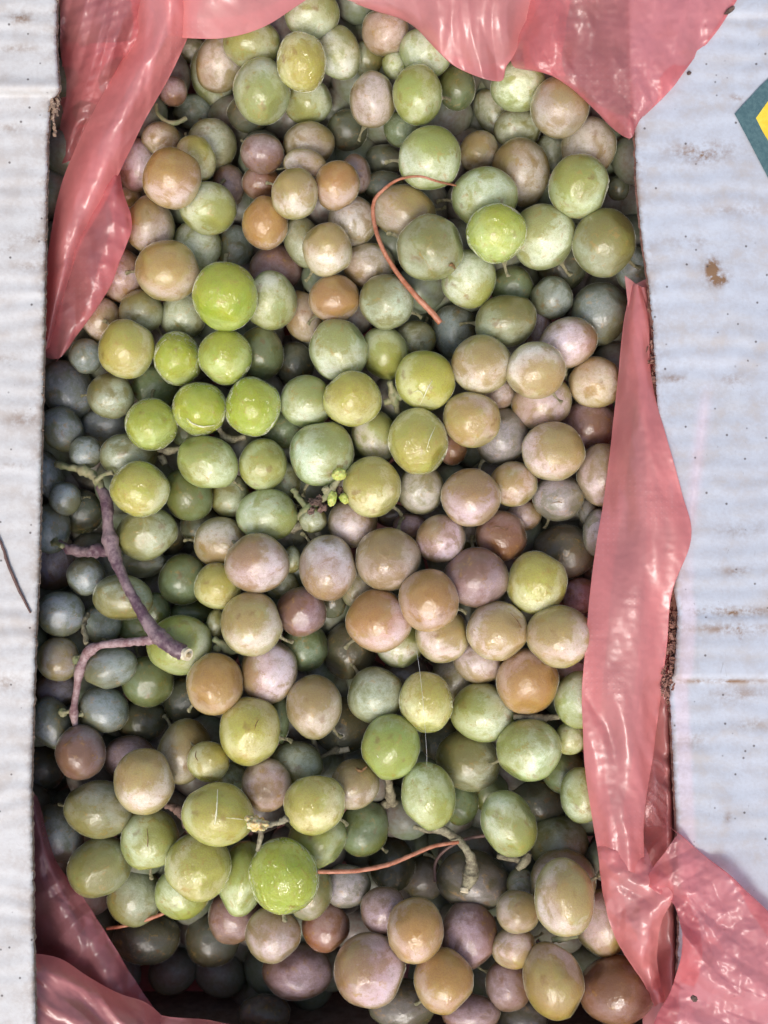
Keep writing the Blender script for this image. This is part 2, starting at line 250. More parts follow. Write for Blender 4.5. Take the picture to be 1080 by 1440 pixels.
# ---------------------------------------------------------------- grapes
# columns: photo x, y, half width, half height, turn, kind, depth step [, patch dx, patch dy, patch size]
GRAPES = """
354 62 39 33 0 W 1 -.3 .2 .3
368 129 39 45 0 W .7 .1 .5 .45
424 88 34 41 -10 Y 0 .35 .35 .5
439 20 38 35 0 W .8 .7 -.3 .3
475 74 30 39 -25 W 2
433 143 33 31 0 W 2 -.2 .7 .3
311 88 33 42 20 T 2.5
298 110 28 40 -20 D 3
268 70 22 18 0 D 4
243 128 20 20 0 V 3
272 158 28 24 0 B 3
298 205 34 36 0 D 2
276 222 26 32 -20 Y 1.5 .3 -.4 .3
242 251 40 42 0 O 0 0 -.45 .6
226 195 26 22 0 T 2.5
192 232 28 36 0 P 2.5
180 275 18 15 0 D 3
293 293 39 36 0 G 1.5 .5 .5 .4
322 262 22 30 0 V 3
211 317 33 39 0 T 1.5 -.2 -.5 .4
172 388 33 38 -20 P 2.5
236 381 44 41 0 A .5 0 -.3 .65
278 345 33 34 0 W 2
330 348 26 30 0 B 3.5
317 417 45 47 10 L 0 0 -.1 .8
381 423 36 40 0 W 1 .4 .5 .2
199 438 30 29 0 D 2
258 443 32 34 0 D 2.5
143 450 27 30 0 T 2.5
178 491 38 41 0 Y .5 -.1 -.1 .6
121 501 23 24 0 B 2
250 504 33 37 -20 L 1 0 -.2 .6
317 502 37 38 0 L .5 0 -.4 .4
366 497 32 37 0 E 2
95 548 35 43 -30 B 3
156 557 32 31 0 D 1.5
218 545 33 32 0 E 3
213 597 36 36 0 L .5 .1 -.4 .5
281 575 37 37 0 L .3 .1 -.2 .8
356 572 38 41 0 L .3 -.1 -.1 .6
87 603 28 32 -25 B 2.5
121 636 23 22 0 B 2
148 600 34 26 0 B 4
181 640 40 30 0 D 1.5
259 608 20 20 0 E 3
292 650 43 36 22 G .5 -.3 -.3 .4
370 653 33 36 0 G .8 .2 0 .35
197 688 40 38 20 Y 0 -.1 -.3 .7
265 695 33 38 -30 E 1.5 -.2 .1 .5
324 698 28 30 0 D 2.5
206 750 42 36 -20 D 1 -.4 .1 .3
92 701 22 23 0 B 2
115 720 30 31 0 K 4
68 668 20 35 -20 B 3
70 744 28 34 0 B 2.5
200 790 32 22 0 B 2.5
311 763 38 35 0 T 1.5
259 815 34 36 30 E 2.5
121 810 26 27 0 B 2
75 790 33 40 0 V 4
86 863 33 31 0 B 1.5
173 841 42 32 8 D 1 .1 .6 .25
143 877 28 28 0 B 3
219 858 20 25 0 E 3
193 880 28 22 0 E 3
270 862 30 18 0 E 3.5
253 907 45 41 -10 G .8 -.2 -.3 .5
307 824 33 32 0 Y .8 .1 -.3 .5
362 792 44 41 0 P 0 -.3 -.5 .35
354 878 42 44 0 A 0 -.1 -.5 .45
304 876 13 19 0 D 1.5
83 927 30 30 0 T 1.5
155 939 37 28 -15 B 1.5
80 970 30 25 0 V 3
208 958 36 35 0 E 2
145 999 36 33 15 B 1.5
72 1016 27 36 -20 B 1.5
113 1058 34 38 0 V 1 0 .1 .4
200 1013 35 30 0 K 4
260 985 30 32 0 K 4
259 1057 36 45 15 T 1.5 .4 -.6 .4
182 1065 36 30 0 V 3
302 962 38 43 0 O 0 .1 -.3 .55
378 944 39 44 0 P .8 -.8 0 .3
352 1028 42 47 10 Y 0 0 -.3 .35
293 1071 29 28 0 Y .5 .5 -.5 .3
203 1099 41 45 0 A .2 0 -.6 .45
375 1104 34 36 0 P .5 0 0 .2
140 1138 47 39 12 D 1 -.1 .3 .25
83 1171 33 42 -20 B 3
211 1181 41 43 0 G .5 .5 -.3 .3
307 1145 49 43 12 Y 0 .2 -.3 .6
279 1220 45 47 0 Y .3 .3 -.2 .4
140 1219 46 39 -30 D 1 0 -.1 .6
190 1260 37 41 0 D 2
256 1256 37 36 30 G 1.2
341 1236 32 52 10 G 1 0 -.6 .4
399 1231 47 52 -20 L -.3 .1 -.1 .55
438 1258 28 36 20 D 1.2
443 1130 43 41 -20 Y 0 -.2 -.4 .35
445 1182 44 36 -30 G 1 -.3 -.2 .4
512 1165 34 39 25 E 1.5
499 1103 33 35 30 T 1 .1 -.6 .5
416 1075 38 32 0 D 1.8
442 994 38 44 0 T .8 0 -.6 .4
394 1010 14 35 0 E 1.5
428 910 32 34 0 E 1.7
491 915 36 40 0 K 3 0 0 .6
424 860 34 34 0 V .8 -.4 -.3 .3
376 724 42 36 0 W .7 .7 .3 .25
461 799 39 45 0 P .3 -.3 .5 .2
546 786 45 44 0 T 0 -.1 -.5 .4
603 844 41 43 0 O -.5 0 -.4 .5
533 873 45 43 15 O -.2 -.4 -.4 .5
562 905 33 33 0 W 1
622 894 37 37 -30 A .5 .4 -.4 .4
620 758 34 33 0 P .5 -.5 -.4 .3
670 812 45 41 0 V .2 -.2 -.5 .3
755 820 41 44 0 Y .2 -.1 -.4 .4
699 887 42 41 0 A 0 .1 -.2 .4
787 895 45 43 0 A 0 -.3 -.5 .35
742 958 43 45 0 O 0 .1 .2 .6
673 931 35 29 15 T 1.2
679 1002 44 40 10 G .3 -.5 -.5 .25
599 987 37 42 0 Y .3 .2 -.5 .35
528 978 38 39 0 D 1
549 1050 40 45 0 G 0 0 0 .6
658 1070 45 40 20 D .8 -.4 -.5 .4
744 1055 44 43 0 G .1
602 1119 37 47 -15 G .3 .4 .2 .25
715 1158 36 47 -25 G .3 .5 .2 .3
647 1130 25 30 0 E 2.5
688 1113 27 28 0 E 2.5
818 984 37 40 0 G .5 
802 1038 22 23 0 G .8
793 1085 30 30 0 E 2
820 1117 32 39 0 G 1
787 1188 41 40 0 D 1.2
792 1242 44 46 0 T .8
794 1262 41 53 -5 A 0 .3 -.4 .5
665 1238 50 41 15 K 2.2
733 1243 20 22 0 D 2
729 1281 31 30 0 T .8 .3 -.4 .4
723 1333 31 28 0 A 1
778 1379 41 53 -18 A .3 -.2 .1 .7
716 1384 33 36 0 V 2
660 1314 39 46 0 V 1.8
584 1308 39 44 10 O .3 .1 -.45 .45
540 1281 32 33 0 V 1
520 1364 49 50 0 P .3 -.5 -.4 .35
624 1379 41 44 0 O .2 .1 -.5 .5
384 1314 38 38 0 T 1.5
458 1303 33 34 0 R 2
328 1288 34 38 0 V 2.5
848 1298 38 46 0 T 1.2
868 1392 52 46 0 R 1.4 -.2 -.5 .3
488 1245 33 30 0 B 2.5
207 1318 46 36 0 K 4
300 1320 38 38 0 K 4.5
418 1366 48 38 0 V 3.5
372 1425 35 25 0 K 4
566 1414 46 36 0 K 2.5
662 1425 40 25 0 V 2
551 1215 32 38 0 K 4
596 1232 34 32 0 K 4.5
735 1430 35 30 0 K 2.5
605 223 43 43 0 G 0 .1 -.5 .4
587 134 34 41 0 G .7 -.4 -.1 .3
524 141 31 38 0 T .8
542 44 33 33 20 T 1.2
598 75 36 32 30 W .8
555 91 17 19 0 G 1.5
517 83 23 25 0 D 2
642 124 26 31 0 E 2.5
564 182 24 24 0 E 2.5
488 183 28 28 0 K 3.5
435 203 35 30 0 T 1.5
369 216 30 27 0 V 2
429 232 29 22 10 A 1
367 257 26 24 0 R 2
415 273 32 35 0 A .3 -.2 -.5 .5
474 261 31 34 20 O .3 0 -.4 .6
373 314 31 36 0 O 1 0 0 .8
496 312 34 34 0 T 1.2
499 246 22 28 0 V 2.5
540 226 26 22 0 K 3
540 263 28 22 0 K 2.5
569 299 45 36 22 T .7 .3 -.3 .35
605 349 45 45 0 D 0 0 -.2 .3
427 341 26 37 -20 D 1.8
460 351 34 37 0 A .3 0 -.5 .5
518 373 36 30 0 T 1.8
470 420 35 33 0 O .8 .1 0 .7
544 424 37 38 0 D .5 -.5 -.4 .3
388 378 36 33 0 V 3
427 445 26 36 -15 T 2.2
414 512 28 30 0 K 3.5
476 492 39 43 -20 W .7 0 -.4 .3
541 497 32 37 -25 G .7 .1 .4 .45
585 477 28 25 15 D 2
640 466 32 37 0 B 2
598 535 41 41 0 Y 0 .4 -.3 .6
677 513 41 40 -30 A .3 0 -.4 .35
711 452 43 36 -15 D .8 .2 -.5 .4
659 393 37 40 0 G .2
698 328 41 40 0 L 0 .2 -.5 .3
682 279 45 42 0 G .8
733 242 39 46 -15 T 1.2
673 213 26 29 25 T 1.8 -.3 0 .4
692 158 23 33 -25 D 2
728 182 33 28 0 D 1.2
729 122 38 33 0 G .5
787 150 40 42 0 T .3 .2 -.3 .3
828 208 37 41 0 T 1
814 262 41 43 0 G 0 -.3 -.2 .5
870 265 15 17 0 K 3
776 215 24 28 0 D 2.2
849 341 43 47 0 D 0 .2 -.3 .6
764 333 45 44 -30 W .8 -.4 -.4 .3
719 403 30 29 0 E 1.5
776 419 29 29 0 B 2.2
843 441 40 43 0 B 1.8
798 482 41 34 -20 P .8
753 521 41 39 0 A .2 .2 .4 .4
838 538 36 35 0 A .8
893 378 26 30 0 B 2
790 375 34 34 0 K 4
757 465 20 35 0 V 2.8
664 590 40 38 10 A .2 -.3 .1 .4
762 566 42 36 -15 T 1
705 614 36 40 20 B 1.2
778 635 43 40 0 A .2 .3 -.3 .5
700 553 24 24 0 T 1.8
828 598 38 36 0 V 2.5
846 668 34 43 0 T 1
785 700 35 32 0 B 1.5
722 681 33 31 0 A .8
662 700 41 40 0 P 0 0 -.5 .4
705 754 35 35 0 R 1
736 724 25 22 0 T 1.8
842 750 21 33 0 B 1.2
827 718 14 20 0 K 2
793 776 42 38 0 K 3
815 838 26 26 0 V 2.5
832 805 12 20 0 K 3
588 621 41 46 -10 Y 0 0 .1 .7
528 613 31 36 -20 W .8 .4 -.5 .4
496 561 40 38 0 Y .1 0 -.3 .5
431 565 37 36 15 W .6 .3 -.4 .4
453 638 45 44 -35 W .3 .4 -.4 .3
523 685 40 42 0 Y 0 -.2 -.3 .35
592 688 32 34 0 D 1.2
496 735 34 35 0 T 1
440 731 19 18 0 D 1
411 787 13 19 0 D 1.5
396 605 30 26 0 E 2.5
401 677 22 26 0 D 2.5
636 630 20 24 0 R 1.8
551 725 26 16 0 K 2.5
577 742 24 20 0 V 2
658 757 20 22 0 D 2.5
505 828 25 28 0 D 1.2
803 945 24 18 0 T 1.5
760 1127 40 35 0 K 3
640 953 32 35 0 D 2.2
480 1020 40 40 0 K 3.5
625 1040 34 30 0 K 4
570 955 34 36 0 K 3.5
326 1093 20 20 0 D 1.8
395 822 25 20 0 D 2
468 845 20 24 0 K 2.5
60 1080 30 32 0 K 4
285 740 30 30 0 K 3.5
350 160 30 26 0 K 3.5
715 842 25 26 0 D 1.8
235 752 28 28 0 K 4
"""
# skin, blush, bloom (as seen, sRGB), bloom amount, wetness, words
KINDS = {
 'L': ((158, 178, 52), (190, 180, 66), (214, 222, 170), .58, .7, 'bright lime green'),
 'G': ((146, 160, 70), (164, 156, 76), (214, 221, 194), .84, .25, 'fresh green'),
 'W': ((146, 160, 82), (160, 150, 84), (214, 221, 200), .88, .15, 'pale milky green'),
 'E': ((98, 110, 56), (106, 112, 58), (136, 152, 124), .70, .35, 'dark green'),
 'D': ((126, 130, 64), (136, 120, 66), (186, 192, 170), .84, .15, 'dusty olive'),
 'Y': ((172, 174, 58), (186, 158, 92), (228, 226, 192), .84, .5, 'golden yellow'),
 'A': ((170, 160, 74), (174, 124, 96), (228, 220, 206), .94, .2, 'frosted amber'),
 'O': ((176, 146, 66), (164, 98, 66), (226, 208, 202), .88, .35, 'orange bronze'),
 'P': ((160, 142, 72), (156, 102, 96), (218, 204, 208), 1.0, .15, 'frosted pink'),
 'T': ((148, 138, 72), (156, 118, 92), (206, 196, 184), .88, .15, 'greyish tan'),
 'V': ((124, 100, 64), (134, 88, 84), (168, 150, 156), .84, .15, 'dull purple'),
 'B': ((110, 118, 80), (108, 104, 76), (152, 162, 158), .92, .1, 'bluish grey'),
 'K': ((84, 90, 60), (88, 74, 56), (112, 118, 110), .6, .25, 'shadowed dark'),  # shade of the deep gaps is put into these dark skin colours
 'R': ((132, 96, 50), (132, 78, 66), (164, 140, 132), .70, .3, 'reddish brown'),
}
LM = [
 ((700, 112), 'the top hanging bag tip'), ((885, 190), 'the right bag point'),
 ((263, 920), 'the pale cut stem end'), ((142, 684), 'the purple stem top fork'), ((478, 678), 'the tiny yellow-green buds'),
 ((535, 262), 'the curled tendril bend'), ((618, 452), 'the curled tendril tip'), ((656, 1215), 'the dry hooked stem'),
 ((372, 1160), 'the torn yellow flesh'), ((520, 1222), 'the arched low tendril'),
 ((165, 330), 'the upper left bag fold'), ((250, 1385), 'the dark lower left hollow'), ((672, 165), 'the gap below the top bag tip'),
 ((862, 620), 'the widest bag strip part'), ((826, 930), 'the narrow long bag strip'), ((100, 860), 'the thin purple side stem'),
 ((890, 290), 'the gap along the right cardboard'), ((56, 640), 'the left cardboard edge'), ((880, 1340), 'the lower right crumpled bag'),
 ((420, 20), 'the top bag notch'), ((470, 1050), 'the small pale cut twig'), ((500, 905), 'the dark hole at the centre'),
 ((317, 417), 'the bright split lime grape'), ((603, 844), 'the raised orange central grape'), ((90, 1140), 'the shaded lower left pit'),
]
DIRS = ['right of', 'lower right of', 'below', 'lower left of', 'left of', 'upper left of', 'above', 'upper right of']
RANK = ['nearest', 'second', 'third', 'fourth', 'fifth', 'sixth', 'seventh', 'eighth', 'ninth']
STEP = .0066
rows = []
for ln in GRAPES.strip().splitlines():
    t = ln.split(); rows.append((float(t[0]), float(t[1]), float(t[2]) * 1.035, float(t[3]) * 1.035, float(t[4]), t[5], float(t[6]), [float(q) for q in t[7:]]))
G_N = len(rows)
xy = np.array([(r[0], r[1]) for r in rows]); rad = np.array([(r[2] + r[3]) / 2 for r in rows]); lev = np.array([r[6] for r in rows])
z = -lev * STEP
HOL = lambda x, y: np.exp(-((x - 270) / 190) ** 2 - ((y - 1385) / 85) ** 2) + .6 * np.exp(-((x - 70) / 70) ** 2 - ((y - 1105) / 60) ** 2) + .7 * np.exp(-((x - 560) / 70) ** 2 - ((y - 1220) / 55) ** 2)
z -= .024 * HOL(xy[:, 0], xy[:, 1]) * (lev >= 3)
zt = z.copy(); order = np.argsort(lev, kind='stable')
pairs = []
for i in range(G_N):
    for j in range(i + 1, G_N):
        d = math.hypot(*(xy[i] - xy[j])) * S; R = (rad[i] + rad[j]) * S * .93
        if d < R:
            hi, lo = (i, j) if (lev[i], i) < (lev[j], j) else (j, i)
            pairs.append((hi, lo, math.sqrt(R * R - d * d)))
for it in range(300):
    z += (zt - z) * .04
    for hi, lo, need in pairs:
        gap = z[hi] - z[lo]
        if gap < need:
            m = (need - gap) * .5; z[hi] += m * .5; z[lo] -= m * 1.0
z -= max(0, np.percentile(z[lev < .4], 90) - .002)

def grape_mesh(k):
    bm = bmesh.new(); bmesh.ops.create_uvsphere(bm, u_segments=40, v_segments=28, radius=1)
    for v in bm.verts:
        n = v.co.normalized()
        v.co = n * (1 + .06 * noise.noise(n * 1.1 + Vector((k * 7.3, 1, 2))) + .016 * noise.noise(n * 3.1 + Vector((k * 3.3, 5, 2))))
    rr = random.Random(k * 7 + 1)
    for q in range(4):
        d = Vector((rr.uniform(-1, 1), rr.uniform(-1, 1), rr.uniform(-1, 1))).normalized(); lim = rr.uniform(.86, .95)
        for v in bm.verts:
            h = v.co.dot(d)
            if h > lim: v.co -= d * (h - lim) * .75
    # blossom end dimple
    c = Vector((.3 * math.sin(k), .3 * math.cos(k * 2.1), 1)).normalized() if k % 3 == 0 else Vector((1, 0, .1)).normalized()
    for v in bm.verts:
        a = v.co.angle(c)
        if a < .22: v.co *= 1 - .035 * (1 - a / .22) ** 2 + .012 * math.exp(-((a - .2) / .05) ** 2)
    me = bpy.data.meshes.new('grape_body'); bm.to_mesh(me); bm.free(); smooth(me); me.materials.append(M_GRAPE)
    return me
G_MESH = [grape_mesh(k) for k in range(10)]

def jitter(c, a, r):
    f = 1 + r.uniform(-a, a); return [min(1, max(0, x * f * (1 + r.uniform(-a * .4, a * .4)))) for x in lin(c)]
def place_grape(x, y, rx, ry, rot, kind, zz, patch, r, name='grape'):
    sk, bl, bo, ba, wet, _ = KINDS[kind]
    o = bpy.data.objects.new(name, G_MESH[r.randrange(len(G_MESH))]); COL.objects.link(o)
    k = (D - zz) / D * S
    o.location = P(x, y, zz)
    spin = r.choice((0, math.pi))
    o.rotation_euler = (spin, 0, -math.radians(rot))
    o.scale = (rx * k, ry * k, (rx + ry) / 2 * k * r.uniform(.95, 1.0))
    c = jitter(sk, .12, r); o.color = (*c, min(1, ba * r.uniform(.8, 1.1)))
    zone, wz = (142, 152, 170), .55 * min(1, max(0, (200 - x) / 130))  # bluer bloom to the left, partly cool sky haze mixed into the colour
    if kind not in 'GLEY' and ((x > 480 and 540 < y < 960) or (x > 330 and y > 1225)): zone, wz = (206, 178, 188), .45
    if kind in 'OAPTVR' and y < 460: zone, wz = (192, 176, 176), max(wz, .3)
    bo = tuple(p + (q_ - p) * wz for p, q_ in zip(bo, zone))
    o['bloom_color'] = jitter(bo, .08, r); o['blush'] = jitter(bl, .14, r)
    if patch:
        d = Vector((patch[0], -patch[1], math.sqrt(max(.05, 1 - patch[0] ** 2 - patch[1] ** 2)))); sz = patch[2] * .75
    else:
        d = Vector((r.uniform(-1, 1), r.uniform(-1, 1), r.uniform(-.2, .9))).normalized(); sz = r.uniform(.0, .3)
    d = o.rotation_euler.to_matrix().transposed() @ d
    o['patch'] = [d.x, d.y, d.z]; o['patch_size'] = sz; o['wet'] = wet * r.uniform(.3, 1.2)
    return o

buckets = {}
for i, rw in enumerate(rows):
    best = min(range(len(LM)), key=lambda q: math.hypot(LM[q][0][0] - rw[0], LM[q][0][1] - rw[1]))
    dx, dy = rw[0] - LM[best][0][0], rw[1] - LM[best][0][1]
    dist = math.hypot(dx, dy)
    s = int(((math.degrees(math.atan2(dy, dx)) + 22.5) % 360) // 45)
    buckets.setdefault((best, -1 if dist < 14 else s), []).append((dist, i))
lab = {}
for (b, s), mem in buckets.items():
    mem.sort()
    for q, (dd, i) in enumerate(mem):
        rw = rows[i]; ratio = max(rw[2], rw[3]) / min(rw[2], rw[3]); mr = rad[i]
        size = 'tiny' if mr < 18 else 'small' if mr < 28 else 'big' if mr > 43 else ''
        shape = 'oval' if ratio > 1.12 else ''
        sun_w = '' if rw[6] < .6 else 'half-hidden' if rw[6] < 2 else 'deep'
        head = ' '.join(t for t in (sun_w, size, KINDS[rw[5]][5], shape if not size else '', 'grape') if t)
        if s == -1: lab[i] = head + (' with the open glossy split, highest in its lime bunch' if b == 22 else ' raised above all others at the centre of the heap' if b == 23 else ' right at ' + LM[b][1])
        elif len(mem) == 1: lab[i] = f'{head} {DIRS[s]} {LM[b][1]}'
        else: lab[i] = f'{head}, {RANK[min(q, 8)]} {DIRS[s]} {LM[b][1]}'
grape_objs = []
for i, (x, y, rx, ry, rot, kd, lv, pt) in enumerate(rows):
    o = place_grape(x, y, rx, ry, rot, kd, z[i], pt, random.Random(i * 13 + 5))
    t = lab[i].split()
    tag(o, ' '.join(t[:24]), 'grape', 'grapes heaped in the box'); grape_objs.append(o)

def pedicel_mesh():
    bm = bmesh.new(); rg = []
    for i in range(7):
        u = i / 6; c = Vector((.96 + .62 * u, .10 * math.sin(u * 2.4), -.05 * u)); r_ = (.13, .10, .055, .05, .05, .06, .085)[i]
        rg.append([bm.verts.new(c + Vector((0, math.cos(k * math.pi / 4) * r_, math.sin(k * math.pi / 4) * r_))) for k in range(8)])
    for i in range(6):
        for k in range(8): bm.faces.new((rg[i][k], rg[i][(k + 1) % 8], rg[i + 1][(k + 1) % 8], rg[i + 1][k]))
    bm.faces.new(rg[0][::-1]); bm.faces.new(rg[-1]); bmesh.ops.recalc_face_normals(bm, faces=bm.faces)
    me = bpy.data.meshes.new('pedicel'); bm.to_mesh(me); bm.free(); smooth(me); me.materials.append(M_PED); return me
PM = pedicel_mesh(); pr_ = random.Random(77)
for i, o in enumerate(grape_objs):
    if rows[i][6] > 2.2 or pr_.random() < .5: continue
    # stalk leaves the berry sideways and down, towards the widest gap beside it
    best = None
    for a in range(16):
        th = a * math.pi / 8; px, py = xy[i][0] + math.cos(th) * rad[i] * 1.35, xy[i][1] + math.sin(th) * rad[i] * 1.35
        d = min(math.hypot(xy[j][0] - px, xy[j][1] - py) - rad[j] for j in range(G_N) if j != i and z[j] > z[i] - .012)
        if best is None or d > best[0]: best = (d, th)
    th = best[1]; e = bpy.data.objects.new('pedicel', PM); COL.objects.link(e); e.parent = o
    dirw = Vector((math.cos(th), -math.sin(th), -.55)).normalized()
    dl = (o.rotation_euler.to_matrix().transposed() @ dirw).normalized()
    e.rotation_mode = 'QUATERNION'; e.rotation_quaternion = dl.to_track_quat('X', 'Z')
# grapes only glimpsed in the dark gaps: one mass
q = 4; cov = np.full((H_PX // q + 40, W_PX // q + 40), -9.0); YY, XX = np.mgrid[0:cov.shape[0], 0:cov.shape[1]]; YY = (YY - 20) * q; XX = (XX - 20) * q
for i in range(G_N):
    m = (XX - xy[i][0]) ** 2 + (YY - xy[i][1]) ** 2 < (rad[i] * .97) ** 2
    cov[m] = np.maximum(cov[m], z[i])
fr = random.Random(5); fill = []
for layer, (zz, off, sp) in enumerate(((-.018, 14, 66), (-.030, 0, 70), (-.042, 36, 74), (-.058, 10, 76))):
    for a in range(-1, 22):
        for b in range(-1, 14):
            x = 20 + b * sp + (a % 2) * sp / 2 + off + fr.uniform(-9, 9); y = -20 + a * sp * .87 + off + fr.uniform(-9, 9)
            if not (25 < x < 905 and -30 < y < 1480): continue
            rr = fr.uniform(31, 40)
            z0 = zz + fr.uniform(-.003, .003) - .022 * float(HOL(x, y))
            near = np.hypot(xy[:, 0] - x, xy[:, 1] - y); R = (rad + rr) * S * .88; sel = near * S < R
            if sel.any():
                lim = (z[sel] - np.sqrt(R[sel] ** 2 - (near[sel] * S) ** 2)).min()
                z0 = min(z0, lim)
            if z0 < -.075: continue
            m = (XX - x) ** 2 + (YY - y) ** 2 < rr ** 2
            if (cov[m] > z0).mean() > .97: continue
            cov[m] = np.maximum(cov[m], z0); fill.append((x, y, rr, z0))
bm = bmesh.new()
for (x, y, rr, z0) in fill:
    k = (D - z0) / D * S
    mt = Matrix.Translation(P(x, y, z0)) @ Matrix.Rotation(fr.uniform(0, 3), 4, 'Z') @ Matrix.Diagonal((rr * k * 1.08, rr * k * .95, rr * k, 1))
    bmesh.ops.create_icosphere(bm, subdivisions=3, radius=1, matrix=mt)
me = bpy.data.meshes.new('deep_grapes'); bm.to_mesh(me); bm.free(); smooth(me)
def deep_mat():
    g = N('deep_grape_skin'); v = g.n('ShaderNodeTexCoord').outputs['Object']
    n = g.noise(v, 55, 3); n2 = g.noise(v, 700, 5, .65)
    c = g.mix(g.ramp(n, .35, .65), lin((104, 114, 80)), lin((112, 94, 84)))  # darker than upper berries: the gaps' low light is put into the colour
    c = g.mix(g.math('MULTIPLY', g.ramp(n2, .3, .7), .5), c, lin((132, 138, 132)))
    pr = g.n('ShaderNodeBsdfPrincipled', {'Base Color': c, 'Roughness': .4}); return g.finish(pr.outputs[0])
o = link('deep_grapes', me, deep_mat()); tag(o, 'shadowed grapes glimpsed in the dark gaps under the top layer', 'grapes', None, 'stuff')
print('LONG', [l for l in lab.values() if len(l.replace('-',' ').replace(',',' ').split()) > 15][:6], len(lab) - len(set(lab.values())))
print('GRAPES', G_N, 'fill', len(fill), 'z', z.min(), z.max())
# ---------------------------------------------------------------- stems, tendrils, buds
def tube(name, pts, mat, parent=None, seg=12, step=3.0, rough=.10, knots=(), cap=None, seed=0):
    "pts: (px, py, z mm, radius px); one closed tapered tube"
    pts = np.array(pts, float); L = sum(math.hypot(*(pts[i + 1][:2] - pts[i][:2])) for i in range(len(pts) - 1))
    n = max(6, int(L / step)); c = cr(pts, n)
    W = [P(a, b, zz * .001) for a, b, zz, r in c]
    R = [max(.15, r) * S * (D - zz * .001) / D for a, b, zz, r in c]
    bm = bmesh.new(); rings = []
    T0 = (W[1] - W[0]).normalized(); up = T0.orthogonal().normalized()
    for i in range(n):
        T = (W[min(n - 1, i + 1)] - W[max(0, i - 1)]).normalized()
        up = (up - T * up.dot(T)).normalized(); side = T.cross(up)
        ring = []
        for k in range(seg):
            a = 2 * math.pi * k / seg; dirv = up * math.cos(a) + side * math.sin(a)
            f = 1 + rough * noise.noise(Vector((i * .35, math.cos(a) * 1.3 + seed, math.sin(a) * 1.3))) * 1.6
            for kn, kr in knots:
                f += kr * math.exp(-((i / (n - 1) - kn) * L / 9) ** 2)
            ring.append(bm.verts.new(W[i] + dirv * R[i] * f))
        rings.append(ring)
    for i in range(n - 1):
        for k in range(seg):
            bm.faces.new((rings[i][k], rings[i][(k + 1) % seg], rings[i + 1][(k + 1) % seg], rings[i + 1][k]))
    bm.faces.new(rings[0][::-1]); bm.faces.new(rings[-1])
    bmesh.ops.recalc_face_normals(bm, faces=bm.faces)
    me = bpy.data.meshes.new(name); bm.to_mesh(me); bm.free(); smooth(me)
    return link(name, me, mat, parent)
def blob(name, px, py, zmm, rx, ry, rot, mat, parent=None, lump=.15, seed=0, rz=None):
    bm = bmesh.new(); bmesh.ops.create_icosphere(bm, subdivisions=4, radius=1)
    for v in bm.verts:
        n = v.co.normalized(); v.co = n * (1 + lump * noise.noise(n * 2.0 + Vector((seed, 3, 1))) + lump * .5 * noise.noise(n * 5.0 + Vector((seed, 8, 1))))
    zz = zmm * .001; k = (D - zz) / D * S
    bmesh.ops.transform(bm, matrix=Matrix.Translation(P(px, py, zz)) @ Matrix.Rotation(-math.radians(rot), 4, 'Z') @ Matrix.Diagonal((rx * k, ry * k, (rz or (rx + ry) / 2) * k, 1)), verts=bm.verts)
    me = bpy.data.meshes.new(name); bm.to_mesh(me); bm.free(); smooth(me)
    return link(name, me, mat, parent)

def gz(px, py):
    "height (mm) of the heap's surface under a pixel"
    best = -45.0
    for i in range(G_N):
        d = math.hypot(xy[i][0] - px, xy[i][1] - py)
        if d < rad[i]: best = max(best, (z[i] + math.sqrt(rad[i] ** 2 - d ** 2) * S) * 1000)
    return best
zs = max(gz(263, 922), gz(240, 905)) + 2.0
st = empty('woody_stem'); tag(st, 'thick purple woody stem with pale cut end, lying over grapes near the left flap', 'stem')
tube('branch', [(140, 684, zs - 12, 6), (150, 705, zs - 9, 9), (152, 740, zs - 7, 7.5), (158, 772, zs - 6, 10), (172, 810, zs - 4, 7), (190, 845, zs - 2, 7.5), (214, 884, zs, 10), (238, 907, zs + 1, 11), (258, 918, zs + 1, 11.5)], M_STEM, st, 16, 2, .10, ((.32, .35), (.8, .15)), seed=1)
def disc(name, px, py, zmm, r, tilt_dir, mat, parent, th=2.0):
    a, b = P(px, py, zmm * .001), P(px + tilt_dir[0] * th, py + tilt_dir[1] * th, zmm * .001 + tilt_dir[2] * th * S)
    T = (b - a).normalized(); bm = bmesh.new()
    bmesh.ops.create_cone(bm, cap_ends=True, segments=20, radius1=r * S, radius2=r * S * .92, depth=(b - a).length)
    bmesh.ops.transform(bm, matrix=Matrix.Translation((a + b) / 2) @ T.to_track_quat('Z', 'Y').to_matrix().to_4x4(), verts=bm.verts)
    me = bpy.data.meshes.new(name); bm.to_mesh(me); bm.free(); return link(name, me, mat, parent)
disc('cut_face', 260, 919, zs + 1.6, 9.5, (3.0, 1.2, 3), M_CUT, st, 1.6)
disc('pith', 263.5, 920.5, zs + 2.6, 3.5, (3.0, 1.2, 3), M_PITH, st, 1.0)
tube('branch', [(216, 899, zs - 1, 7.5), (195, 902, zs - 2, 6), (170, 904, zs - 4, 6), (140, 908, zs - 6, 5.5), (122, 920, zs - 8, 6.5), (112, 945, zs - 9, 5.5), (107, 975, zs - 10, 5), (104, 1000, zs - 10, 5), (106, 1022, zs - 11, 3.5)], M_STEM2, st, 12, 2, .15, ((.45, .35), (.62, .35), (.9, .35)), seed=4)
tube('branch', [(160, 776, zs - 7, 8), (140, 774, zs - 10, 7), (120, 776, zs - 12, 7), (98, 772, zs - 14, 6), (82, 762, zs - 15, 4)], M_STEM, st, 12, 2, .3, ((.3, .4), (.7, .35)), seed=9)
